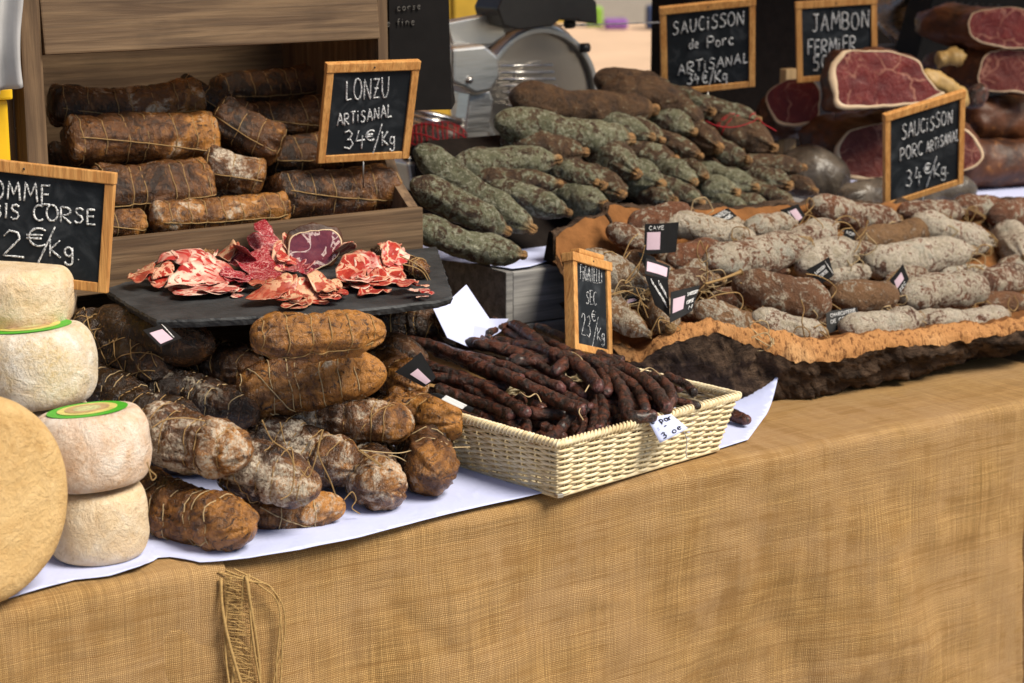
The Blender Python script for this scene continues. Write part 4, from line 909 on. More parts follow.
for i in range(nU):
    fi, fo, bt, bk = (at(*t[i]) for t in tabs); u = i/(nU-1)
    j1 = .006*nz(fi, 40, 1) + .004*nz(fi, 110, 2); j2 = .007*nz(fo, 35, 3) + .005*nz(fo, 100, 4)
    fo.z += (fi.z-fo.z)*.22; fi.z += j1; fo.z += j2; fo.y += .004*nz(fo, 60, 5); bk.z += .006*nz(bk, 30, 6)
    w_ = min(1, i/31)
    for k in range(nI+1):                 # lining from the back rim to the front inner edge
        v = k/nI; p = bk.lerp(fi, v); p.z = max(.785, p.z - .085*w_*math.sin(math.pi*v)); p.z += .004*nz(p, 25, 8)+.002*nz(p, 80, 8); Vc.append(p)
    for k in range(1, nBd+1):             # the cut edge
        v = k/nBd; p = fi.lerp(fo, v); p.y -= .006*math.sin(math.pi*v); d = .004*nz(p, 60, 9) + .0035*nz(p, 170, 9) + .0015*nz(p, 400, 9); p += Vector((0, -d, d*.4)); Vc.append(p)
    q = [fo + Vector((0, .001, -.0006))]; md = fo.lerp(bt, .5); md.y -= .012; q += [md, bt]
    zb = max(.7535, bt.z-.01)
    q += [Vector((bt.x+.03, bt.y+.16, max(.7535, bt.z-.012))), Vector((bk.x*.5+bt.x*.5+.03, bk.y-.10, max(.754, bk.z-.20))), Vector((bk.x, bk.y+.03, bk.z-.10)), bk + Vector((0, .028, -.012)), bk + Vector((0, .012, .002)), bk + Vector((0, .0005, -.0005))]
    cs = crom(q, 44)
    for k, p in enumerate(cs):
        a = (.012*nz((p.x*.6, p.y, p.z), 16, 11) + .012*nz((p.x*.45, p.y, p.z), 42, 12) + .009*(.5-abs(nz((p.x*.3, p.y, p.z*1.3), 70, 13))*1.6) + .006*nz(p, 190, 14))*min(1, k/2)*(1 if k < 40 else .2)
        p = p + Vector((0, -a*(1 if k < 18 else 0), -a*.6)); p.z = max(.7528, p.z); Vb.append(p)
mc = nI+1+nBd
for i in range(nU-1):
    for k in range(mc-1): Fc.append((i*mc+k, i*mc+k+1, (i+1)*mc+k+1, (i+1)*mc+k))
    for k in range(43): Fb.append((i*44+k, i*44+k+1, (i+1)*44+k+1, (i+1)*44+k))
for base in (0, (nU-1)): Fc.append(tuple(base*mc+k for k in range(mc))) if base else None
Fb.append(tuple((nU-1)*44+k for k in range(44))); Fb.append(tuple(43-k for k in range(44)))
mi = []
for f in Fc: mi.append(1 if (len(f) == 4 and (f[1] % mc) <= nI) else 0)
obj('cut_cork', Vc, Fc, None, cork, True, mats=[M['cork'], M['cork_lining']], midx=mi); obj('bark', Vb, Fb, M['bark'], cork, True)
mb = MB(); mb.tube(crom([at(x, y, 2.99-.004*k) for k, (x, y) in enumerate(((606,214),(611,222),(612,232),(614,240),(620,246),(626,256)))], 24), [.0035-.0001*i for i in range(24)], 6); mb.build('crack', M['bark'], cork, True)
# ------------------------------------------------------------------ white saucissons on the cork
GRP_D = 'white bloomed saucissons on the cork tray'
def DY(py): return 2.66 + (325-py)*.36/120
DR = [ # A, B, r, dYA, tone, mould, label
 ((811,203),(903,219),15,0,.2,.62,'brown and white speckled saucisson in the back row, left of saucisson sign'),
 ((898,212),(965,212),13,0,.3,.55,'speckled saucisson lying behind the foot of the saucisson sign'),
 ((955,205),(1008,210),12,0,.4,.5,'greyish saucisson at the back right of the cork tray'),
 ((988,216),(1036,207),15,.0,.25,.45,'brown round saucisson at the far right edge of the back row'),
 ((856,242),(948,222),15,0,.95,.30,'plain tan brown saucisson without bloom under the saucisson sign'),
 ((912,219),(996,244),17,0,.35,.85,'saucisson with broad chalk white bloom behind the largest white one'),
 ((866,262),(977,250),19,-.02,.15,.86,'largest white bloomed saucisson in the centre right of cork tray'),
 ((994,226),(1026,262),20,-.02,.1,.9,'very white saucisson pointing at viewer by the right picture edge'),
 ((976,285),(1036,277),17,-.01,.3,.62,'brown and white saucisson at the right picture edge, below the very white one'),
 ((899,298),(986,288),19,-.04,.15,.72,'rust and white saucisson right of the small folded black tag'),
 ((830,296),(896,294),18,-.03,.75,.42,'tan brown saucisson left of the small folded black tag'),
 ((914,320),(1010,313),15,-.03,.15,.95,'pale dotted saucisson in the front row, tapering to the right'),
 ((840,328),(923,315),17,-.04,.15,.98,'pale white saucisson in front row beside the shiny black label'),
 ((980,302),(1036,306),13,0,.6,.35,'small brown saucisson with string at the front right edge'),
 ((798,268),(860,246),20,-.02,.5,.95,'creamy pale thick saucisson left of the twine knot'),
 ((706,264),(812,240),21,-.03,.45,.70,'large orange and white saucisson left of centre on the cork tray'),
 ((733,281),(828,308),22,-.05,.55,.52,'fat brown saucisson with tan tail end and streaks of white'),
 ((752,316),(828,333),14,-.04,.3,1.0,'whitish saucisson lying on the front rim below the fat brown one'),
 ((694,306),(764,325),15,-.03,.8,.55,'grey green saucisson near the front rim, right of the large open tag'),
 ((628,284),(672,330),18,.0,.95,.62,'grey green saucisson hung with black tags at left end of tray'),
 ((598,262),(650,294),19,-.03,.9,.66,'whitish saucisson end at the far left, behind the sign with the ninth word liver'),
 ((664,220),(760,242),14,0,.9,.85,'greyish cream saucisson right of the upright black tag'),
 ((628,226),(694,211),14,0,.35,.45,'reddish saucisson at back left under the rim of the cork'),
 ((746,228),(798,221),12,0,.7,.75,'pale small saucisson at the back between two black tags'),
 ((790,246),(838,224),16,0,.3,.75,'white mottled saucisson in second row, left of the tan brown one'),
 ((668,262),(722,248),16,.02,.25,.40,'reddish brown saucisson behind the upright black tag'),
 ((668,284),(716,277),12,.0,.5,.55,'small saucisson below the upright tag, half hidden by twine'),
 ((832,276),(872,271),10,.02,.5,.95,'pale saucisson end showing between two thicker ones in the middle'),
 ((950,274),(990,271),9,.02,.4,.9,'whitish saucisson end below the largest white one on the right'),
 ((720,300),(760,292),13,.06,.4,.5,'brown saucisson buried below the fat brown one'),
 ((800,316),(840,312),12,.05,.4,.5,'brown saucisson buried behind the front row'),
]
DR[20] = DR[20][:6] + ('whitish saucisson end at the far left of the cork, right of the figatelli sign',)
DS = {}
for i, (a, b, rp, dy, tone, mo, lab) in enumerate(DR):
    ya, yb = DY(a[1])+dy, DY(b[1])+dy
    if i in (7, 19): ya += .10
    elif abs(b[0]-a[0]) > 60: m_ = (ya+yb)/2; ya = m_+(ya-m_)*.4; yb = m_+(yb-m_)*.4
    A, Bp = at(*a, ya), at(*b, yb); r = rp*mpp(A.lerp(Bp, .5))*1.0; mo = min(mo, .86)
    if (Bp-A).length < .14: A = Bp + (A-Bp).normalized()*.15
    kind = 'plain' if i in (4, 9, 10, 16) else 'dry'
    o, sf, C, L = sausage('white_saucisson', lab, 'saucisson', GRP_D, [A, Bp], r, kind, M['dry'], 400+i, tone, mo, .11, .06, 72, 44); DS[i] = (o, sf)
for k, (x0, y0, x1, y1, rp, tn, mo) in enumerate(((618,318,652,336,13,.8,.6),(650,270,690,290,14,.7,.5),(640,240,676,252,13,.5,.6),(668,300,706,322,14,.5,.5),(690,268,726,284,14,.8,.6),(745,262,790,272,14,.3,.4),(770,228,810,236,13,.6,.7),(840,258,880,252,13,.4,.6),(886,284,930,276,13,.5,.6),(930,236,975,252,13,.3,.5),(860,312,905,318,12,.5,.7),(782,312,820,322,12,.6,.6),(700,232,745,224,12,.8,.8),(1000,270,1036,262,14,.4,.6),(604,298,634,318,13,.8,.7))):
    A, Bp = at(x0, y0, DY(y0)+.03), at(x1, y1, DY(y1)+.03)
    if (Bp-A).length < .13: A = Bp + (A-Bp).normalized()*.14
    sausage('white_saucisson', 'mottled saucisson mostly buried under others on the cork tray', 'saucisson', GRP_D, [A, Bp], rp*mpp(Bp)*1.05, 'dry', M['dry'], 440+k, tn, mo, .11, .06, 50, 30)
def loops(i, *ls, r=.0011, mat='twine'):
    mb = MB()
    for L in ls:
        Y0 = L[0]; mb.tube(crom([at(x, y, Y0-.003*(k % 3)) for k, (x, y) in enumerate(L[1:])], 8*len(L)), r, 5)
    return mb.build('twine', M[mat], DS[i][0], True)
loops(16, (2.70,(740,283),(752,285),(764,281),(772,276),(771,272)), (2.69,(702,303),(712,297),(722,294),(738,293),(743,302),(738,311),(722,309),(712,318)), (2.66,(763,306),(760,318),(763,326)))
tw = MB(); tw.tube(crom([at(x, y, 2.70) for x, y in ((705,284),(722,279),(738,273),(741,272))], 24), [.0022+.0045*(k/23)**3 for k in range(24)], 8); tw.build('casing_tail', M['twine'], DS[16][0], True)
loops(15, (2.80,(704,250),(700,241),(697,252),(701,262),(707,259),(706,250),(708,245)), (2.78,(707,262),(707,280),(700,290),(690,305),(684,315),(679,312),(684,306),(695,302),(703,292),(708,300),(707,318)), (2.79,(672,268),(668,285),(660,292),(655,303)))
loops(19, (2.72,(640,300),(638,312),(645,322),(655,328),(658,320),(650,310),(642,303)), (2.71,(630,305),(630,318),(640,327),(655,330),(664,325)), (2.73,(610,295),(625,291),(640,297)), (2.70,(636,288),(641,300),(648,318)), (2.74,(640,262),(636,275),(625,283),(640,262),(645,245)))
loops(20, (2.80,(604,253),(612,252),(620,258)), (2.80,(638,234),(630,242),(622,262),(630,252)), (2.78,(606,310),(620,308),(634,300)))
loops(0, (2.99,(812,214),(806,206),(809,198),(814,204),(808,212),(800,218)), (2.98,(833,222),(845,216),(856,220),(860,228)))
loops(14, (2.83,(832,226),(838,222),(848,224),(855,232),(860,240),(856,250),(850,254)), (2.83,(838,240),(842,230),(852,228)))
loops(10, (2.70,(806,274),(818,276),(830,282),(836,290),(830,300),(823,312),(818,322)), (2.69,(832,304),(845,312),(858,316)))
loops(4, (2.93,(862,238),(858,246),(853,256),(857,262)), (2.92,(868,220),(864,232),(856,240)))
loops(13, (2.68,(1010,298),(1008,306),(1014,311),(1018,304),(1014,296)))
loops(9, (2.72,(880,290),(890,278),(900,268)), (2.71,(968,268),(976,266),(984,270)))
loops(17, (2.60,(801,300),(804,310),(802,322),(806,344)))
loops(6, (2.80,(975,252),(982,245),(990,247),(986,254)))
rq = random.Random(42)
for i, (o_, sf_) in DS.items():          # loose ends of string curling round the knots
    mb = MB()
    for q_ in range(6 if DR[i][1][0] < 780 else 3):
        ctr = sf_(rq.uniform(.55, .97), 2.6 + rq.uniform(-1, 1), .004); P = [ctr]
        a0 = rq.uniform(0, 6.28); rr = rq.uniform(.010, .022)
        for k in range(1, 9):
            a = a0 + k*rq.uniform(.6, 1.0); P.append(ctr + RGT*rr*(math.cos(a)-math.cos(a0))*1.2 - FWD*(.006+.003*k*rq.random()) + Vector((0, 0, rr*(math.sin(a)-math.sin(a0)))))
        P = [p if p.z > .80 else Vector((p.x, p.y, .80)) for p in P]
        mb.tube(crom(P, 48), .0011, 5)
    mb.build('string', M['twine'] if i % 2 else M['pale_twine'], o_, True)
# black tags tied to them
ST = (.12, .18, .5, .62)
tag_card(DS[25][0], ((645,224),(679,222),(676,252),(644,254)), 2.84, (.06, .28, .42, .86), [('CAVE', .1, .2, .5, .2, .12)], bend=.006)
tag_card(DS[26][0], ((638,252),(654,257),(668,278),(646,270)), 2.74, (.35, .25, .98, .75), bend=.003)
tag_card(DS[26][0], ((646,258),(670,266),(668,281),(645,274)), (2.72,2.72,2.70,2.70), (.05, .2, .9, .8), bend=.002)
tag_card(DS[19][0], ((645,275),(668,279),(670,318),(655,305)), 2.60, None, [('CHARCUTERIE', .18, .22, .80, .78, .16), ('CORSE', .50, .2, .85, .52, .14)], bend=.003)
tag_card(DS[19][0], ((671,292),(700,285),(692,311),(670,323)), (2.59,2.59,2.575,2.575), (.08, .25, .5, .72), [('SAUCISSON', .58, .3, .97, .3, .12), ('CORSE', .6, .6, .9, .6, .12), ('N', .75, .85, .9, .85, .14)], bend=.002)
tag_card(DS[20][0], ((612,302),(634,296),(640,300),(618,308)), 2.74, (.3, .3, .9, .8), bend=.002)
tag_card(DS[23][0], ((708,217),(728,208),(737,216),(722,222)), 2.97, None, [('CUVERTE', .05, .55, .9, .4, .4), ('MONT', .3, .95, .85, .85, .32)], bend=.002)
tag_card(DS[0][0], ((780,210),(798,204),(806,217),(794,227)), 2.97, (.35, .2, .75, .85), [('VIA', .12, .85, .3, .3, .25)], bend=.003)
tag_card(DS[14][0], ((806,270),(829,257),(834,275),(821,284)), 2.74, None, [('MONTE', .78, .2, .92, .9, .15), ('SAUCISSON', .15, .45, .7, .35, .14), ('CORSE', .2, .7, .7, .62, .14)], bend=.002)
tag_card(DS[9][0], ((890,280),(903,264),(909,279),(897,299)), 2.71, (.18, .22, .72, .62), [('SEC', .25, .9, .7, .9, .14)], bend=.002)
tag_card(DS[12][0], ((826,312),(857,307),(861,322),(827,334)), (2.66,2.65,2.62,2.64), None, [('CHARCUTERIE', .12, .3, .9, .3, .16), ('DE CORSE', .12, .6, .8, .6, .16)], bend=.002)
tag_card(DS[24][0], ((845,228),(856,231),(853,243),(843,238)), 2.92, None, [('AOP', .1, .5, .9, .5, .3)], bend=.002)
tag_card(DS[6][0], ((852,252),(868,250),(864,266),(850,265)), 2.90, None, (), bend=.002)
# ================================================================== WICKER BASKET
bk0 = onz(557, 497, .7556); e1 = Vector((.984, .179, 0)).normalized(); e2 = Vector((-e1.y, e1.x, 0))
BW, BD, BH, FL = .365, .285, .090, .022
def bpt(a, b, h):                         # a, b in 0..1, h in 0..1: flared box
    f = FL*h; return bk0 + e1*(-f + a*(BW+2*f)) + e2*(-f + b*(BD+2*f)) + Vector((0, 0, h*BH))
bas = thing('wicker_basket', 'pale woven wicker basket filled with dark thin sausages', 'basket', bk0 + e1*BW/2 + e2*BD/2)
per = 2*(BW+BD)
def around(s, h, off):
    s = (s % 1)*per; f = FL*h; rc = .018
    if s < BW: a, b, n = s/BW, 0, -e2
    elif s < BW+BD: a, b, n = 1, (s-BW)/BD, e1
    elif s < 2*BW+BD: a, b, n = 1-(s-BW-BD)/BW, 1, e2
    else: a, b, n = 0, 1-(s-2*BW-BD)/BD, -e1
    return bpt(a, b, h) + n*off
mb = MB(); nst = 46; rowsN = 18
for j in range(rowsN):
    h = .05 + .86*j/(rowsN-1); N_ = nst*4; P = []
    for k in range(N_):
        s = k/N_; P.append(around(s, h + .010*noise.noise(Vector((s*40, j*3.1, 0))), .0034*math.sin(math.pi*nst*s + math.pi*(j % 2)) + .0006*noise.noise(Vector((s*90, j, 5)))))
    mb.tube(P, [.0024*(1+.18*noise.noise(Vector((k*.07, j*5.7, 2)))) for k in range(N_)], 6, True)
mb.build('woven_wall', M['wicker'], bas, True)
mb = MB()
for k in range(nst):
    s = (k+.5)/nst; mb.tube([around(s, .0, 0), around(s, .97, 0)], .0017, 5)
mb.build('stakes', M['wicker'], bas, True)
mb = MB(); N_ = 420
P0 = [around(k/200, 1.0, 0) for k in range(200)]; mb.tube(P0, .0052, 8, True)
for ph in (0, 1):                         # rim wrapped with a flat strand
    P = []
    for k in range(1600):
        s = k/1600; a = 2*math.pi*(95*s) + ph*math.pi; c = around(s, 1.0, 0); n = (c - (bk0+e1*BW/2+e2*BD/2)); n.z = 0; n.normalize()
        P.append(c + n*math.cos(a)*.0058 + Vector((0, 0, math.sin(a)*.0058)))
    mb.tube(P, .0020, 4, True)
mb.build('rim', M['wicker'], bas, True)
mb = MB(); P0 = [around(k/200, .0, .001) + Vector((0, 0, .002)) for k in range(200)]; mb.tube(P0, .0038, 6, True); mb.build('foot_rim', M['wicker'], bas, True)
MB().add([bpt(0, 0, .06), bpt(1, 0, .06), bpt(1, 1, .06), bpt(0, 1, .06), bpt(0, 0, .03), bpt(1, 0, .03), bpt(1, 1, .03), bpt(0, 1, .03)], [(0,1,2,3),(7,6,5,4),(0,4,5,1),(1,5,6,2),(2,6,7,3),(3,7,4,0)]).build('bottom', M['wicker'], bas)
c = around(.0, .03, .004); MB().box((c.x-.005, c.y-.004, c.z-.002), (c.x+.006, c.y+.006, c.z+.004), bev=.001).build('corner_clip', M['alu'], bas)
# torn paper price tag on the rim
S_, n_ = quad_patch(((647,418),(671,414),(688,428),(660,443)), (2.338,2.341,2.328,2.323), f=lambda u, v: .006*math.sin(math.pi*u)*v)
Vp, Fp = patch_mesh(S_, 0, 0, 1, 1, 10, 10, 0, .0006); po = obj('paper_tag', Vp, Fp, M['paper'], None, True); tagp(po, 'torn bluish white paper note stuck on the right front rim of the basket', 'note')
mb = MB()
for txt, u0, v0, u1, v1, h in (('e', .04, .26, .16, .26, .2), ('par', .36, .30, .82, .30, .22), (': -', .14, .56, .44, .56, .16), ('3', .14, .92, .24, .90, .22), ('oe', .45, .90, .8, .86, .2)):
    a, b2 = S_(u0, v0, .001), S_(u1, v1, .001); write_on(mb, txt, a, b2, S_(u0, v0-h, .001)-a, n_, .0008, None, .0002)
mb.build('lettering', M['blackink'], po, True)
MB().tube(crom([at(x, y, 2.333) for x, y in ((684,432),(687,440),(686,452),(687,458))], 14), .0008, 5).build('twine', M['grey_cloth'], po, True)
# ------------------------------------------------------------------ figatelli
GRP_F = 'dark liver sausages in the wicker basket'
def FZ(py): return min(.892, .832 + (440-py)*.00062)
FG = [ # polyline px, r px, dz
 ([(383,340),(440,352),(500,372),(526,384)],8,.012),([(386,350),(430,364),(480,386),(527,415)],9,.006),([(430,352),(500,366),(562,390)],8,.010),([(420,372),(470,380),(510,386)],7,.004),
 ([(470,366),(510,382),(545,398),(580,414)],9.5,.012),([(432,388),(470,398),(505,420)],8,-.004),([(438,405),(470,415),(505,432)],8,-.012),([(480,412),(510,424),(538,440)],8,-.012),
 ([(522,396),(530,412),(548,420),(560,412),(556,400)],9,-.004),([(575,415),(566,428),(550,446)],8,0),([(583,385),(590,400),(590,420),(595,436)],8,0),([(552,358),(575,362),(592,376),(596,395)],10.5,.012),
 ([(597,392),(604,410),(607,434)],8.5,-.002),([(594,362),(608,378),(618,398),(624,418),(648,416)],9.5,.006),([(616,372),(632,390),(652,412)],8.5,.004),([(604,362),(630,374),(652,394),(666,412)],9,.004),
 ([(652,380),(668,390),(672,402),(662,410)],8,0),([(660,380),(676,386),(690,396)],6.5,-.004),([(664,404),(684,402),(702,406)],6.5,-.004),([(508,360),(540,358),(562,362),(552,374)],8,.010),
 ([(455,340),(500,348),(548,360)],8,.008),([(505,325),(520,332),(545,350)],9,.008),([(476,332),(488,344),(512,350)],6.5,.004),([(416,326),(428,336),(442,348)],6,.008),
 ([(512,342),(545,352),(578,370)],8.5,.004),([(550,368),(562,382),(580,398)],8.5,.002),([(556,396),(570,404),(586,408)],8,-.004),([(625,398),(640,412),(646,424)],8,-.008),
 ([(500,402),(518,414),(530,430),(532,444)],9,-.006),([(540,425),(552,436),(566,440)],7,-.008),([(610,408),(616,424),(632,430)],7.5,-.008),([(398,344),(420,350),(470,366),(510,388)],7,.002),
 ([(470,346),(520,356),(560,372),(575,384)],7.5,.006),([(440,378),(490,400),(520,425)],8,-.012),([(525,332),(552,344),(590,362),(606,366)],7.5,-.002),([(488,340),(484,332),(482,326)],5,.006),([(495,338),(500,328),(506,324)],5,.006),
 ([(640,386),(655,398),(660,412)],8,-.008),([(590,400),(600,420),(615,436)],8,-.014),([(450,398),(480,408),(520,436)],8,-.02),([(560,420),(575,432),(590,440)],8,-.014),
]
order = sorted(range(len(FG)), key=lambda i: (FG[i][0][-1][0]//62, FG[i][0][-1][1])); lab_f = {}
zone = {}
for i in range(len(FG)): zone.setdefault(min(4, max(0, (FG[i][0][-1][0]-470)//48)), []).append(i)
zn = ['at the left end of the basket', 'left of centre in the basket', 'in the middle of the basket', 'right of centre in the basket', 'at the right end of the basket']
for z, ids in zone.items():
    ids.sort(key=lambda i: FG[i][0][-1][1])
    for j, i in enumerate(ids):
        L_ = len(FG[i][0]); k_ = 'hooked' if i in (8, 11, 13, 16, 19) else ('short' if abs(FG[i][0][0][0]-FG[i][0][-1][0]) < 40 else 'long')
        lab_f[i] = f'{k_} wrinkled dark sausage, tip {ORD[j]} from the back {zn[z]}'
for i, (pl, rp, dz) in enumerate(FG):
    P = [onz(x, y, FZ(y)+dz) for x, y in pl]; r = rp*mpp(P[-1])*(.70 + .14*random.Random(i).random()); rj = random.Random(900+i)
    P = [p + Vector((rj.uniform(-1,1), rj.uniform(-1,1), rj.uniform(-.5,.7)))*.0115 for p in P]
    sausage('liver_sausage', lab_f[i], 'sausage', GRP_F, P, r, 'fig', M['fig'], 500+i, .5, 0, .15, .0, 90, 24)
for i, (pl, rp, dz) in enumerate(FG):      # a second, deeper layer of the tangle
    if abs(pl[0][0]-pl[-1][0]) < 30 and i % 2: continue
    rj = random.Random(1900+i); dx, dy = rj.choice((-13, 13)), rj.uniform(-7, 3)
    P = [onz(x+dx, y+dy, FZ(y)+dz-.010) + Vector((rj.uniform(-1,1), rj.uniform(-1,1), 0))*.010 for x, y in pl if x+dx > 395]
    if len(P) > 1: sausage('liver_sausage', 'thin dark sausage half hidden in the second layer of the basket', 'sausage', GRP_F, P, rp*mpp(P[-1])*.70, 'fig', M['fig'], 610+i, .5, 0, .15, .0, 70, 20)
for k, pts_ in enumerate((((585,392),(590,384),(596,379),(602,383)), ((583,404),(579,412),(583,420)), ((520,392),(528,397),(536,394),(541,402)), ((560,356),(570,352),(580,357),(585,366)), ((640,372),(650,368),(660,375)))):
    mbs = MB(); mbs.tube(crom([onz(x, y, FZ(y)+.016) for x, y in pts_], 26), .0012, 5); so_ = mbs.build('string', M['pale_twine'], None, True); so_['label'] = 'short pale string end lying on the dark sausages, ' + ('near the front middle','by the hanging front tip','left of the middle','below the figatelli sign','toward the right end')[k]; so_['category'] = 'string'; so_['group'] = 'string ends in the basket'
rnd = random.Random(77)
for k in range(34):
    a0, b0 = rnd.uniform(.24, .76), rnd.uniform(.28, .72); q = bpt(a0, b0, .42 + .55*(k % 4)/3); d = (e1*rnd.uniform(-.4, 1) - e2*rnd.uniform(.3, 1)).normalized()*.055
    sausage('liver_sausage', 'dark sausage buried low inside the basket under the others', 'sausage', GRP_F, [q-d, q+d], .012, 'fig', M['fig'], 560+k, .5, 0, .12, .06, 30, 14)
P = [onz(x, y, .768) for x, y in ((712,414),(730,415),(750,421))]; sausage('liver_sausage', 'dark sausage lying on the paper outside the right end of the basket', 'sausage', GRP_F, P, .0105, 'fig', M['fig'], 590, .5, 0, .15, 0, 40, 16)
# crumpled white napkin between slate and grey box
Vn = [at(*p) for p in ((433,309,2.80),(452,298,2.82),(466,285,2.86),(476,300,2.84),(489,319,2.80),(508,319,2.86),(500,332,2.80),(470,348,2.74),(447,338,2.75),(458,316,2.78),(474,326,2.76))]
Fn = [(0,1,9),(1,2,9),(2,3,9),(3,10,9),(3,4,10),(4,6,10),(4,5,6),(6,7,10),(7,8,10),(8,9,10),(8,0,9)]
no = obj('paper_napkin', Vn, Fn, M['paper'], None, False); mdn = no.modifiers.new('sub', 'SUBSURF'); mdn.subdivision_type = 'SIMPLE'; mdn.levels = mdn.render_levels = 3
mdd = no.modifiers.new('thick', 'SOLIDIFY'); mdd.thickness = .0012; tagp(no, 'crumpled white paper napkin standing between the slate and the grey box', 'napkin')
# ================================================================== SLATE WITH SLICES
SZ = 1.020
pp = [(106,289),(120,299),(140,311),(157,320),(200,319),(260,316),(330,312),(390,306),(440,300),(452,296)]
ol = [onz(x, y, SZ) for x, y in pp]; ol = [Vector((p.x, p.y)) for p in ol] + [Vector((1.80, 2.972)), Vector((1.5, 2.978)), Vector((1.22, 2.975))]
dens = []
for a, b_ in zip(ol, ol[1:]+ol[:1]):
    m = max(2, int((b_-a).length/.006))
    for k in range(m):
        q = a.lerp(b_, k/m); dens.append(q + Vector((.0022*nz((q.x, q.y, 0), 80, 1), .0022*nz((q.x, q.y, 0), 80, 2))))
n = len(dens); th = .0125; V = []; F = []
for lv, (z, ins) in enumerate(((0, .0), (-.0035, -.0022), (-.008, -.0005), (-th, .002))):
    cxy = Vector((1.5, 2.78))
    for k, q in enumerate(dens):
        d = (q-cxy).normalized(); f = .0016*nz((q.x, q.y, lv*.01), 130, lv); qq = q - d*(ins+f); V.append((qq.x, qq.y, SZ+z+(.0009*nz((q.x, q.y, 0), 60, 9) if lv in (1, 2) else 0)))
for l in range(3):
    for k in range(n): F.append((l*n+k, l*n+(k+1) % n, (l+1)*n+(k+1) % n, (l+1)*n+k))
F.append(tuple(range(n-1, -1, -1))); F.append(tuple(3*n+k for k in range(n)))
tagp(obj('slate_board', V, F, M['slate'], None, False), 'rough edged dark slate slab carrying heaps of sliced meat', 'slate board')
def on_slate(px, py, dz=0): return onz(px, py, SZ+dz)
HEAPS = [(on_slate(188, 282), .085, .062, .052), (on_slate(262, 266), .070, .075, .072), (on_slate(298, 298), .090, .035, .030), (on_slate(374, 272), .105, .075, .066)]
def dome(x, y):
    h = 0
    for c, rx, ry, hh in HEAPS: h = max(h, hh*math.exp(-((x-c.x)/rx)**2*1.3-((y-c.y)/ry)**2*1.3))
    return SZ + .0015 + max(0, h-.006)
def on_dome(px, py):
    z = SZ
    for _ in range(12): p = onz(px, py, z); z = .5*z + .5*dome(p.x, p.y)
    return onz(px, py, z)
LAY = {}
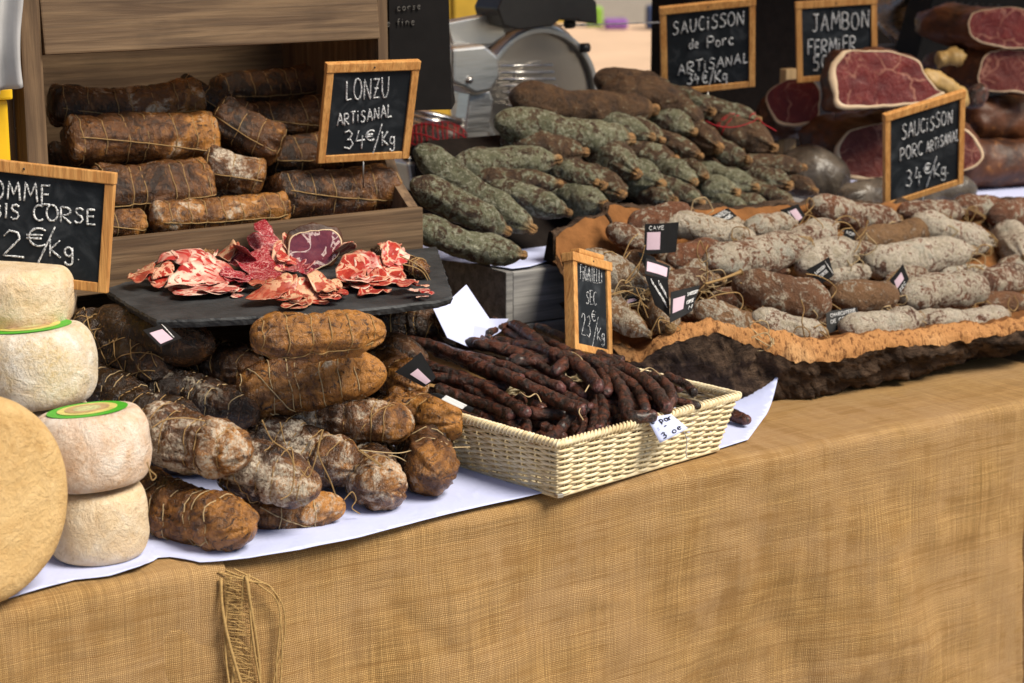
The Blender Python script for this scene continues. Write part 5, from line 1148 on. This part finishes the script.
SLS = [ # heap, px, py, height above slate, r px, mat, tilt x, tilt y, yaw, ruffle, fold, wave, squash
 ('left',142,281,.004,15,'sl_dry',.25,.1,.3,.5,0,.3,.8),('left',155,275,.012,15,'sl_marble',.7,.2,1,.5,0,.3,.8),('left',134,273,.012,13,'sl_dry',.5,-.5,2,.5,.9,.3,.8),('left',163,281,.014,14,'sl_red',.5,.4,2.4,.4,1.2,.3,.8),
 ('left',176,272,.016,18,'sl_marble',.7,.3,.6,.45,.8,.35,.8),('left',190,288,.003,25,'sl_marble',.15,.1,.2,.35,0,.3,.7),('left',205,284,.010,26,'sl_marble',.35,.1,.5,.4,0,.35,.75),('left',188,272,.024,22,'sl_marble',.85,.1,.9,.35,0,.3,.85),
 ('left',215,273,.018,20,'sl_marble',.6,-.3,2,.45,.7,.3,.8),('left',222,266,.020,17,'sl_dry',.8,-.4,2.2,.5,.5,.3,.8),('left',200,296,.004,23,'sl_marble',.3,.05,.1,.3,.0,.3,.75),('left',218,294,.009,24,'sl_marble',.45,-.1,.4,.4,.0,.35,.7),('left',232,292,.003,13,'sl_marble',.2,.2,0,.5,0,.3,.5),('left',183,258,.034,15,'sl_marble',1.1,.3,.6,.3,0,.3,.9),('left',205,262,.03,16,'sl_red',.9,-.2,1.1,.5,.6,.3,.8),
 ('middle',264,243,.040,17,'sl_salami',1.20,.15,.2,.08,0,.06,.95),('middle',247,262,.018,22,'sl_salami',.75,.75,.9,.12,0,.1,.8),('middle',256,275,.012,20,'sl_salami',.6,.5,.6,.15,.3,.15,.85),('middle',243,283,.003,17,'sl_salami',.15,.0,0,.25,0,.2,.7),('middle',272,258,.022,18,'sl_salami',.8,-.5,1.8,.15,0,.15,.85),('middle',285,268,.014,18,'sl_red',.8,-.9,2.0,.3,.8,.3,.8),('middle',279,276,.008,16,'sl_salami',.5,-.4,2.6,.3,1.0,.2,.8),('middle',295,258,.026,14,'sl_red',.9,-.8,2.2,.4,.9,.3,.8),('middle',266,283,.003,20,'sl_salami',.15,.0,.7,.2,0,.2,.8),('middle',232,262,.024,15,'sl_salami',.6,1.0,.9,.1,.4,.1,.7),('middle',303,278,.010,15,'sl_salami',.7,-.3,2.6,.2,.6,.25,.75),
 ('front',270,299,.003,20,'sl_dry',.2,.1,.1,.35,0,.25,.65),('front',282,295,.010,22,'sl_dry',.3,.1,.5,.35,.0,.3,.65),('front',298,297,.008,22,'sl_dry',.25,-.1,.2,.35,0,.3,.6),('front',312,300,.004,20,'sl_red',.2,-.1,.7,.4,.5,.3,.6),('front',326,297,.010,17,'sl_dry',.5,-.5,2.4,.5,1.0,.3,.7),('front',262,291,.012,18,'sl_dry',.4,.1,1.0,.4,.6,.3,.7),('front',336,300,.003,13,'sl_red',.2,0,0,.5,.6,.3,.5),('front',300,306,.003,18,'sl_dry',.15,0,.3,.3,0,.2,.5),
 ('right',338,246,.036,17,'sl_red',.9,.1,.4,.35,.5,.3,.8),('right',352,240,.040,14,'sl_marble',1.1,-.2,1,.3,.8,.3,.8),('right',342,262,.024,18,'sl_red',.7,.1,.5,.4,.6,.3,.8),('right',366,258,.026,18,'sl_red',.7,-.1,.8,.4,.4,.35,.75),('right',384,253,.030,16,'sl_red',.9,-.2,1.3,.5,1.0,.3,.8),('right',392,258,.022,14,'sl_marble',.7,-.4,2,.4,.8,.3,.8),
 ('right',352,275,.014,20,'sl_red',.5,.3,.4,.4,.6,.35,.75),('right',370,272,.016,20,'sl_marble',.45,.1,.7,.4,.3,.35,.7),('right',386,272,.012,19,'sl_red',.4,-.2,1.1,.4,.6,.35,.7),('right',360,288,.006,20,'sl_marble',.4,.4,.3,.35,.7,.3,.7),('right',378,286,.008,20,'sl_red',.4,.1,.6,.35,.4,.35,.65),('right',396,284,.006,18,'sl_marble',.4,-.2,.9,.35,.4,.3,.65),('right',374,294,.002,18,'sl_red',.2,.1,.2,.4,0,.3,.55),('right',408,292,.003,16,'sl_red',.3,-.1,.3,.3,.5,.25,.55),('right',418,297,.002,11,'sl_marble',.2,-.1,.1,.3,.2,.2,.5),('right',340,286,.010,14,'sl_red',.5,.6,.4,.4,.9,.3,.7),
]
look = {'sl_marble': 'white marbled', 'sl_dry': 'dry tan edged', 'sl_red': 'bright red', 'sl_salami': 'dark red salami'}
cnt = {}
for i in sorted(range(len(SLS)), key=lambda i: SLS[i][1]):
    h_, m_ = SLS[i][0], SLS[i][5]; cnt.setdefault((h_, m_), []).append(i)
labs = {}
for (h_, m_), ids in cnt.items():
    for j, i in enumerate(ids): labs[i] = f'{look[m_]} slice, {ORD[j]} of its kind from left in the {h_} slate heap' if len(ids) > 1 else f'only {look[m_]} slice in the {h_} heap on the slate'
xr = random.Random(8); NB = len(SLS)
for k in range(90):                       # small torn slices lying between the others
    b_ = SLS[xr.randrange(NB)]; SLS.append((b_[0], b_[1]+xr.uniform(-10, 10), b_[2]+xr.uniform(-5, 4), b_[3]*xr.uniform(.5, 1.1), b_[4]*xr.uniform(.6, .9), b_[5], xr.uniform(.1, .7), xr.uniform(-.4, .4), xr.uniform(0, 3), .35, xr.choice((0, .6, 1.4, 2.2)), .3, xr.uniform(.45, .8)))
    labs[len(SLS)-1] = f'torn {look[b_[5]]} slice piece tucked between the others in the {b_[0]} heap'
for i, (hp, px, py, hz, rp, mt, tx, ty, yw, rf, fo, wv, sq) in enumerate(SLS):
    p = on_slate(px, py, hz); r = rp*mpp(p)*.95
    tx *= .62; ty *= .8; rf *= .75; fo *= 1.25
    if not (mt == 'sl_salami' and tx > .42):
        p = on_dome(px, py); LAY[hp] = LAY.get(hp, 0) + 1
        slice_(labs[i], p, r*1.32, M[mt], 600+i, 'sliced meats in heaps on the slate', (0, 0), yw*2.1, rf, fo, wv, max(.5, sq*.85), .07, dome=dome, layer=(LAY[hp]*7) % 9); continue
    slice_(labs[i], p, r, M[mt], 600+i, 'sliced meats in heaps on the slate', (tx, ty), yw - .35, rf*.34, fo, wv*.5, sq, .07 if mt != 'sl_salami' else .05, z0=SZ+hz*.55, lift=.001)
# tied coppa pieces lying on the slate
A, B_ = on_slate(176, 258, .02), on_slate(218, 257, .02)
o, sf, C, L = sausage('coppa', 'small dark coppa end lying at the back left of the slate', 'coppa', None, [Vector((A.x, A.y+.04, A.z)), B_], 14*mpp(B_), 'coppa', M['coppa'], 680, .3, .1, .08)
twine(o, sf, M['twine'], [.5, .7, .8], [(0, 2, .1, .9)], .001, 4)
A, B_ = on_slate(386, 258, .016), on_slate(427, 272, .014)
o, sf, C, L = sausage('coppa', 'string tied coppa end at the right end of the slate', 'coppa', None, [Vector((A.x, A.y+.04, A.z)), B_], 11*mpp(B_), 'coppa', M['coppa'], 681, .30, .2, .08)
twine(o, sf, M['twine'], [.45, .6, .7, .8, .86], [(0, 2, .1, .9), (3, 5, .2, .9)], .0011, 5, [[at(x, y, 2.72) for x, y in ((400,256),(412,262),(424,270),(430,280))], [at(x, y, 2.72) for x, y in ((402,264),(416,268),(424,274),(430,286))]])
ham('purple cut coppa piece standing on edge at the middle of the slate', [(288,250),(292,236),(310,231),(330,229),(341,240),(338,256),(326,266),(308,272),(294,270)], 2.90, .3, .014, FWD*.6 + RGT*.1, 'sl_purple', 5, .10, group='whole coppa pieces on the slate')[0]['category'] = 'coppa'
# ================================================================== HAMS ON THE RIGHT
rz = .900
hb = thing('wooden_box', 'low wooden stand with white paper behind the cork tray, carrying the hams', 'wooden box', (3.7, 3.7, .75))
MB().box((3.0, 3.25, .7505), (4.6, 4.2, rz-.004), bev=.003).build('stand', M['grey_wood'], hb)
sheet('paper_sheet', 'white paper under the stacked hams at the far right', 'paper', [(3.0, 3.235), (4.6, 3.235), (4.6, 4.18), (3.0, 4.18)], M['paper'], zf=lambda x, y: rz + .0015*nz((x, y, 0), 12), res=.04)
# vacuum packed hams below
for i, (a, b_, ya, yb, rp, lab) in enumerate((((772,176),(850,178),3.50,3.42,33,'whitish vacuum packed ham at the bottom left of the ham heap'), ((838,200),(975,190),3.32,3.30,18,'whitish vacuum packed ham right under the cut ham behind the saucisson sign'))):
    A, B_ = at(*a, ya), at(*b_, yb); o, sf, C, L = sausage('packed_ham', lab, 'ham', 'vacuum packed hams', [A, B_], rp*mpp(A), 'plain', M['wrap'], 700+i, .5, 0, .13, .04, 40, 28)
Z = lambda L: [(740+x/3.254, y/3.254) for x, y in L]
f1 = Z([(318,185),(345,166),(430,160),(510,172),(575,198),(602,240),(640,290),(662,308),(560,343),(420,352),(322,355),(300,310),(288,230)])
def r1(u): a = 2*math.pi*u; return .10 + .08*max(0, math.cos(a-5.2)) 
h1 = ham('cut ham with broad white fat rim on top of the heap by the farm sign', f1, 3.34, .10, .17, FWD + Vector((0,0,-.12)), 'ham_meat', 11, .11, lambda u: .09+.10*max(0, math.cos(2*math.pi*(u-.88))) + .10*max(0, math.cos(2*math.pi*(u-.70)))**2, 1.03)
f2 = Z([(310,490),(345,432),(420,408),(500,398),(620,398),(740,425),(795,490),(760,548),(620,566),(480,580),(380,585),(325,560)])
ham('cut ham with marbled red face, half covered by the saucisson sign', f2, 3.38, .05, .20, FWD - RGT*.42 + Vector((0,0,.10)), 'ham_meat2', 12, .10, lambda u: .07+.09*max(0, math.cos(2*math.pi*(u-.85))), 1.16)
f3 = Z([(84,328),(105,285),(165,258),(240,262),(262,330),(245,395),(165,412),(110,390)])
ham('small cut ham at the left of the heap, below the farm ham sign', f3, 3.62, -.1, .18, FWD - RGT*.1 + Vector((0,0,-.35)), 'ham_meat', 13, .12, lambda u: .06+.16*max(0, math.cos(2*math.pi*(u-.80))), 1.05)
fr1 = Z([(742,75),(760,40),(830,28),(920,28),(1010,40),(1030,110),(980,155),(890,158),(800,146),(752,118)])
ham('topmost ham of the right stack, with a split cut face', fr1, 3.52, -.05, .24, FWD - RGT*.75, 'ham_meat', 14, .10, lambda u: .04+.09*max(0, math.cos(2*math.pi*(u-.68))), 1.03)
fr2 = Z([(775,255),(792,190),(840,166),(930,162),(1030,180),(1040,270),(980,305),(890,302),(800,295)])
ham('second ham from the top of the right stack, with a pale veined face', fr2, 3.50, -.05, .26, FWD - RGT*.85, 'ham_meat2', 15, .10, lambda u: .05+.09*max(0, math.cos(2*math.pi*(u-.72))), 1.03)
for i, (a, b_, ya, yb, rp, lab) in enumerate((((962,120),(1070,112),3.58,3.50,25,'dark uncut ham, third from the top of the right stack'), ((950,168),(1075,160),3.50,3.44,26,'brown orange uncut ham at the bottom of the right stack'))):
    A, B_ = at(*a, ya), at(*b_, yb); sausage('whole_ham', lab, 'ham', 'cut hams', [A, B_], rp*mpp(A), 'lonzu', M['ham_rind'], 720+i, .5, 0, .12, .05, 44, 30)
A, B_ = at(968, 108, 3.42), at(985, 84, 3.40); o, sf, C, L = sausage('ham_hock', 'dark shrivelled hock sticking up behind the saucisson sign', 'ham', None, [A, B_], 11*mpp(A), 'plain', M['fig'], 730, .5, 0, .16, .1)
V, F = MB().add(*lathe((0,0,0), [(.001,0),(.03,.0),(.034,.02),(.026,.06),(.001,.064)], 20)).V, None
A, B_ = at(922, 72, 3.36), at(968, 104, 3.33); sausage('fat', None, None, None, [A, B_], 11*mpp(A), 'plain', M['yellow_fat'], 731, .5, 0, .25, .05, 40, 22)
fo_ = bpy.data.objects['fat'] if 'fat' in bpy.data.objects else None
for o in list(bpy.data.objects):
    if o.name.startswith('fat') and o.parent is None:
        o.name = 'yellow_fat'; o.parent = h1[0]; o.location = o.location - WL[h1[0]]
# yellow block and wooden post
A, B_ = at(936, 60, 3.60), at(962, 56, 3.58); sausage('fat_piece', 'small yellow fat piece between the hams of the right stack', 'fat', None, [A, B_], 9*mpp(A), 'lonzu', M['yellow_fat'], 733, .5, 0, .3, .05, 26, 18)
q0, q1 = at(785, 190, 3.70), at(785, 69, 3.70); MB().box((q0.x-.018, q0.y-.012, .9035), (q0.x+.020, q0.y+.012, q1.z), bev=.002).build('wooden_post', M['pale_wood']); tagp(bpy.data.objects['wooden_post'], 'pale wooden post behind the small left ham', 'post')
# ================================================================== SLICER, BAGS, BACKDROP
def pxprism(mb, poly, Y, d, bev=None):
    P = [at(x, y, Y) for x, y in poly]; n = len(P); V = P + [p + Vector((0, d, 0)) for p in P]
    return mb.add(V, [tuple(range(n-1, -1, -1)), tuple(range(n, 2*n))] + [(i, (i+1) % n, (i+1) % n+n, i+n) for i in range(n)])
def bevel(o, w_=.004, s=3):
    m = o.modifiers.new('bevel', 'BEVEL'); m.width = w_; m.segments = s; m.limit_method = 'ANGLE'; m.angle_limit = R(35); return o
st = thing('wooden_box', 'wooden stand carrying the meat slicer behind the sausages', 'wooden box', (2.3, 4.0, .75)); MB().box((1.9, 3.64, .7505), (2.95, 4.34, .93), bev=.003).build('stand', M['grey_wood'], st)
sl = thing('meat_slicer', 'silver electric meat slicer with a round blade and black handle', 'meat slicer', (2.35, 3.9, .93))
bevel(MB().box((2.10, 3.70, .9305), (2.90, 4.30, 1.00)).build('base', M['alu'], sl), .015)
bc = at(538, 98, 3.80); RB = .150
def disc(r0, r1, y0, y1, n=64):
    V = []; F = []
    for (r, y) in ((r0, y0), (r1, y0), (r1, y1), (r0, y1)):
        for k in range(n): a = 2*math.pi*k/n; V.append(bc + Vector((r*math.cos(a), y, r*math.sin(a))))
    for j in range(4):
        for k in range(n): F.append((j*n+k, j*n+(k+1) % n, ((j+1) % 4)*n+(k+1) % n, ((j+1) % 4)*n+k))
    return V, F
V, F = disc(.002, RB-.004, 0, .006); obj('blade', V, F, M['blade'], sl, False)
V, F = disc(.002, .085, -.006, -.0005); obj('blade_hub', V, F, M['blade'], sl, False)
V, F = disc(RB-.003, RB+.011, -.016, .03); bevel(obj('blade_guard', V, F, M['alu'], sl, False), .003)
V, F = disc(.006, RB+.035, .035, .10); bevel(obj('motor_housing', V, F, M['alu'], sl, False), .02)
mb = MB()
for k in range(7): 
    a = at(494+k*2, 66+k*6.5, 3.77); b_ = at(552+k*1.5, 62+k*7+3, 3.77); mb.tube([a, b_], .0035, 8)
mb.build('food_grip_bars', M['steel'], sl, True)
mb = MB(); pxprism(mb, [(446,22),(500,12),(507,36),(492,46),(454,48)], 3.78, .03); bevel(mb.build('back_panel', M['alu'], sl), .006)
mb = MB(); pxprism(mb, [(452,47),(485,44),(500,56),(501,78),(492,92),(476,96),(466,90),(452,84)], 3.70, .09); bevel(mb.build('pivot_bracket', M['alu'], sl), .010)
mb = MB(); pxprism(mb, [(470,92),(490,90),(494,100),(486,158),(458,158),(464,140)], 3.72, .05); bevel(mb.build('carriage_arm', M['alu'], sl), .006)
q = at(469, 80, 3.70); MB().tube([q, q-Vector((0, .006, 0))], .007, 14).build('pivot_screw', M['steel'], sl, True)
mb = MB()
for (a, b_) in (((405,108),(470,124)), ((405,114),(468,130)), ((405,120),(462,136))): mb.tube([at(*a, 3.78), at(*b_, 3.74)], .0075, 10)
mb.build('guide_rails', M['steel'], sl, True)
mb = MB(); pxprism(mb, [(498,9),(508,-14),(575,-20),(597,2),(598,24),(580,22),(578,20),(560,20),(553,26),(520,30),(504,26),(500,16)], 3.72, .10); bevel(mb.build('handle', M['black_plastic'], sl), .004)
for (x, y) in ((581,48),(566,24)): q = at(x, y, 3.78); MB().tube([q, q+Vector((.02, 0, 0))], .011, 12).build('knob', M['black_plastic'], sl, True)
mb = MB(); pxprism(mb, [(407,163),(452,158),(456,186),(412,192)], 3.55, .14); bevel(mb.build('food_plate', M['alu'], sl), .006)
mb = MB()
for k in range(6): q = at(410+k*7, 164, 3.56); mb.tube([q, q+Vector((0, 0, .016))], .003, 6)
mb.build('spikes', M['steel'], sl, True)
# black carrier bag hanging on the bin post
bg = thing('paper_bag', 'black carrier bag with pale lettering hanging beside the wooden bin', 'bag', (1.9, 3.2, 1.2))
T_ = [(1.805, 3.135, 1.62), (1.925, 3.135, 1.62), (1.955, 3.24, 1.62), (1.815, 3.24, 1.62)]; B2 = [(1.798, 3.125, 1.245), (1.925, 3.120, 1.24), (2.02, 3.26, 1.235), (1.81, 3.27, 1.24)]
V = [Vector(v) for v in B2+T_]; obj('body', V, [(3,2,1,0),(0,1,5,4),(1,2,6,5),(2,3,7,6),(3,0,4,7)], M['bag'], bg, False)
f0 = Vector((1.86, 3.1335, 1.4)); nn = Vector((0, -1, 0)); mb = MB()
for txt, s, e, h in (('corse', (397, 11), (420, 9), 6), ('le fine', (383, 27), (414, 25), 7)):
    a, b_ = at(*s, 3.127), at(*e, 3.127); u = at(s[0], s[1]-h, 3.127)-a; write_on(mb, txt, a, b_, u, nn, .0011, None, .001, .35)
mb.build('lettering', M['grey_ink'], bg, True)
MB().tube(crom([(1.83, 3.19, 1.61), (1.82, 3.17, 1.70), (1.795, 3.15, 1.74), (1.86, 3.19, 1.70), (1.88, 3.19, 1.61)], 24), .003, 6).build('handle', M['black_plastic'], bg, True)
# second black bag standing behind the right hams
b2 = thing('paper_bag', 'black carrier bag leaning behind the right stack of hams', 'bag', (4.0, 3.95, .9))
mb = MB(); q = at(937, -30, 3.95); pxprism(mb, [(941,-30),(1090,-40),(1090,120),(905,100)], 3.95, .09); mb.build('body', M['bag_face'], b2)
mb = MB()
a, b_ = at(952, 5, 3.948), at(1000, 8, 3.948); write_on(mb, 'terrine', a, b_, at(952, 0, 3.948)-a, Vector((0,-1,0)), .0010, None, .001, .5); mb.build('lettering', M['grey_ink'], b2, True)
MB().box((3.75, 3.955, rz+.003), (4.5, 4.03, 1.17)).build('bag_base', M['bag'], b2)
# steel tray leaning behind the farm ham sign
tr = thing('steel_tray', 'shiny steel tray leaning behind the farm ham sign', 'tray', (3.75, 4.08, .9))
o_px = [(855,-50),(948,-40),(946,20),(936,64),(918,62),(884,30),(866,8)]
P = [at(x, y, 4.07 + .0015*(60-y)) for x, y in closed_curve(o_px, 60)]; c = sum(P, Vector())/60; n = len(P); V = []; F = []
for k, dy in ((1.0, 0), (.93, -.004), (.86, .03), (.6, .036)): V += [c + (p-c)*k + Vector((0, dy, 0)) for p in P]
for l in range(3):
    for i in range(n): F.append((l*n+i, (l+1)*n+i, (l+1)*n+(i+1) % n, l*n+(i+1) % n))
F.append(tuple(3*n+i for i in range(n))); o = obj('pan', V, F, M['steel'], tr, True); o.modifiers.new('t', 'SOLIDIFY').thickness = .002
MB().tube(P, .006, 8, True).build('rim', M['steel'], tr, True)
MB().box((3.5, 4.12, rz+.003), (4.1, 4.15, 1.2)).build('support', M['grey_wood'], tr)
# black cloth covered crate behind the saucissons
kb = at(684, 60, 3.86); k2 = at(800, 60, 3.86)
ck = thing('backdrop_crate', 'tall crate covered with black cloth behind the green saucissons', 'crate', (3.2, 3.95, .75)); bevel(MB().box((kb.x, 3.86, .7505), (k2.x+.05, 4.0, 1.5)).build('crate', M['black_cloth'], ck), .01)
# ================================================================== SIGNS
TURN.update({568: 1})
sign('wide chalkboard price sign for sheep cheese, cropped by the left picture edge', [(-64,151),(117,174),(106,292),(-68,274)], 2.70, 1.55, [
 ('TOMME', (-22,197), (50,204), 19), ('BREBIS CORSE', (-46,214), (95,225), 15), ('32', (-26,254), (24,258), 28), ('€', (27,246), (46,247), 18), ('/', (38,258), (55,258), 26), ('Kg.', (50,256), (80,260), 17)], 1, .10)
sign('price sign for lonzu in front of the wooden bin', [(326,63),(421,61),(407,157),(318,164)], 3.05, .95, [
 ('LONZU', (346,101), (388,97), 20), ('ARTiSANAL', (337,126), (391,117), 12), ('34', (344,150), (364,148), 17), ('€', (365,141), (374,140), 10), ('/', (372,149), (381,148), 20), ('Kg', (382,146), (394,145), 13)], 2, .05)
sign('price sign for pork saucisson above the green heap, left of the farm ham sign', [(657,8),(758,-2),(752,86),(664,96)], 3.46, 1.0, [
 ('SAUCiSSON', (673,35), (743,24), 13), ('de', (689,49), (698,48), 9), ('Porc', (707,47.5), (733,44), 10), ('ARTiSANAL', (678,75), (748,62), 10), ('34€/Kg', (687,85), (727,80), 11)], 3, .10, cr=.0017)
sign('price sign for farm ham, half hidden by the top cut ham', [(795,1),(877,-2),(877,76),(797,84)], 3.52, 1.0, [
 ('JAMBON', (812,31), (868,28), 17), ('^', (856,25), (870,24.5), 8), ('FERMiER', (808,55), (855,50), 14), ('50€/Kg', (813,71), (862,66), 15)], 4, .12, cr=.0018)
sign('slanting price sign for artisanal pork saucisson, stuck among the white saucissons', [(884,115),(965,90),(962,183),(884,209)], 3.10, .9, [
 ('SAUCiSSON', (902,140), (952,122.5), 14), ('PORC', (900,161), (922,155), 13), ('ARTiSANAL', (926,153), (958,140), 11), ('34', (906,186), (920,184), 17), ('€', (923,175), (930,173), 10), ('/', (926,183), (936,178), 18), ('Kg.', (934,178), (948,173), 12)], 5, .05)
sign('narrow looking price sign for dry figatelli, turned sideways behind the basket', [(568,254),(606,261),(608,360),(571,348)], 2.69, .74, [
 ('FiGATELLi', (580,280), (602,284), 15), ('SEC', (586,303.5), (596,305), 13), ('23', (581,336), (590,338), 21), ('€', (591,321), (595,322), 11), ('/', (592,342), (598,342), 22), ('Kg', (597,340), (604,341), 12)], 6, .06, .020, True, .0006)
# ================================================================== FAR AWAY
def local(d, l, z): q = FWD*d + RGT*l; return Vector((q.x, q.y, z))
ft = thing('market_table', 'distant market table under a sunlit peach cloth', 'table', local(10.5, .5, 0))
Mx = Matrix.Translation(local(0, 0, 0)) @ Matrix(((RGT.x, FWD.x, 0, 0), (RGT.y, FWD.y, 0, 0), (0, 0, 1, 0), (0, 0, 0, 1)))
MB().box((-.2, 8.0, .05), (1.6, 12.6, .78), Mx, .03).build('tablecloth', M['peach_cloth'], ft)
MB().box((-.1, 8.1, 0), (0, 8.2, .049), Mx).box((1.4, 12.3, 0), (1.5, 12.4, .049), Mx).build('leg', M['table_wood'], ft)
M['f_green'] = m_plain('far_green', (.25, .45, .05), .7); M['f_purple'] = m_plain('far_purple', (.25, .10, .35), .7); M['f_blue'] = m_plain('far_blue', (.03, .05, .12), .6); M['f_white'] = m_plain('far_white', (.75, .75, .78), .7)
for (lx, d, wd_, h, mt, lab) in ((.50, 12.2, .10, .12, 'f_green', 'blurred green parcel on the distant peach table'), (.62, 12.0, .14, .06, 'f_purple', 'blurred purple parcel on the distant peach table'), (.88, 12.0, .16, .14, 'f_blue', 'blurred dark blue bundle on the distant peach table'), (1.06, 12.2, .10, .16, 'f_white', 'blurred white parcel on the distant peach table')):
    o = MB().box((lx-wd_/2, d, .781), (lx+wd_/2, d+.15, .781+h), Mx, .02).build('parcel', M[mt]); tagp(o, lab, 'parcel')
yw = thing('wooden_fence', 'distant yellow boarded fence with dark gaps behind the slicer', 'fence', local(14, -1, 0)); mb = MB(); mg = MB()
for k in range(18): mb.box((-3.2 + k*.2, 14, 0), (-3.03 + k*.2, 14.04, 2.6), Mx)
mb.build('boards', M['yellow_paint'], yw); MB().box((-3.2, 14.045, 0), (.4, 14.08, 2.6), Mx).build('backing', M['dark_gap'], yw)
sw = thing('stall_backwall', 'dark cloth back wall of the neighbouring stall far behind', 'stall wall', local(16, 3, 0)); MB().box((1.9, 15, 0), (8, 15.1, 3), Mx).build('cloth', M['black_cloth'], sw)
# grey cloth and yellow crate at the left edge
a0, a1 = at(-55, -70, 3.04), at(15, -70, 3.04); z_b = at(8, 85, 3.04).z; V = []; F = []; nx_, nz_ = 26, 30
for j in range(nz_+1):
    for i in range(nx_+1):
        u, v = i/nx_, j/nz_; p = a0.lerp(a1, u); p.z = a0.z*(1-v) + z_b*v - .012*math.sin(u*3); p.y += .014*math.sin(u*17+v*1.5)*(.4+v) + .01*nz(p, 12, 3); p.x += .008*math.sin(v*6)*(u-.3); V.append(p)
for j in range(nz_):
    for i in range(nx_): F.append((j*(nx_+1)+i, (j+1)*(nx_+1)+i, (j+1)*(nx_+1)+i+1, j*(nx_+1)+i+1))
o = obj('hanging_cloth', V, F, M['grey_cloth']); o.modifiers.new('t', 'SOLIDIFY').thickness = .0015; tagp(o, 'pale grey cloth hanging at the top left corner beside the wooden bin', 'cloth')
o = MB().box((.80, 3.25, .75), (1.052, 3.32, 1.36), bev=.01).build('rough_board', M['binz']); tagp(o, 'rough wooden side panel behind the sheep cheese sign at the left', 'panel')
q = at(-6, 120, 3.1); zt = at(0, 86, 3.1).z; pc = thing('plastic_crate', 'yellow plastic crate edge at the left picture edge above the cheese sign', 'crate', (q.x-.11, 3.2, 1.06))
mb = MB(); mb.box((q.x-.24, 3.08, 1.061), (q.x+.018, 3.30, zt-.02), bev=.006); mb.build('body', M['yellow_plastic'], pc)
mb = MB(); mb.box((q.x-.25, 3.07, zt-.0195), (q.x+.023, 3.31, zt), bev=.004); mb.build('rim', M['yellow_plastic'], pc)
mb = MB()
for k in range(6): mb.box((q.x-.22+.04*k, 3.074, 1.075), (q.x-.212+.04*k, 3.0795, zt-.03))
mb.build('ribs', M['yellow_plastic'], pc)
o = MB().box((q.x-.26, 3.07, .7505), (q.x+.018, 3.32, 1.0595), bev=.004).build('wooden_box', M['bin']); tagp(o, 'plain wooden box under the yellow plastic crate', 'wooden box')
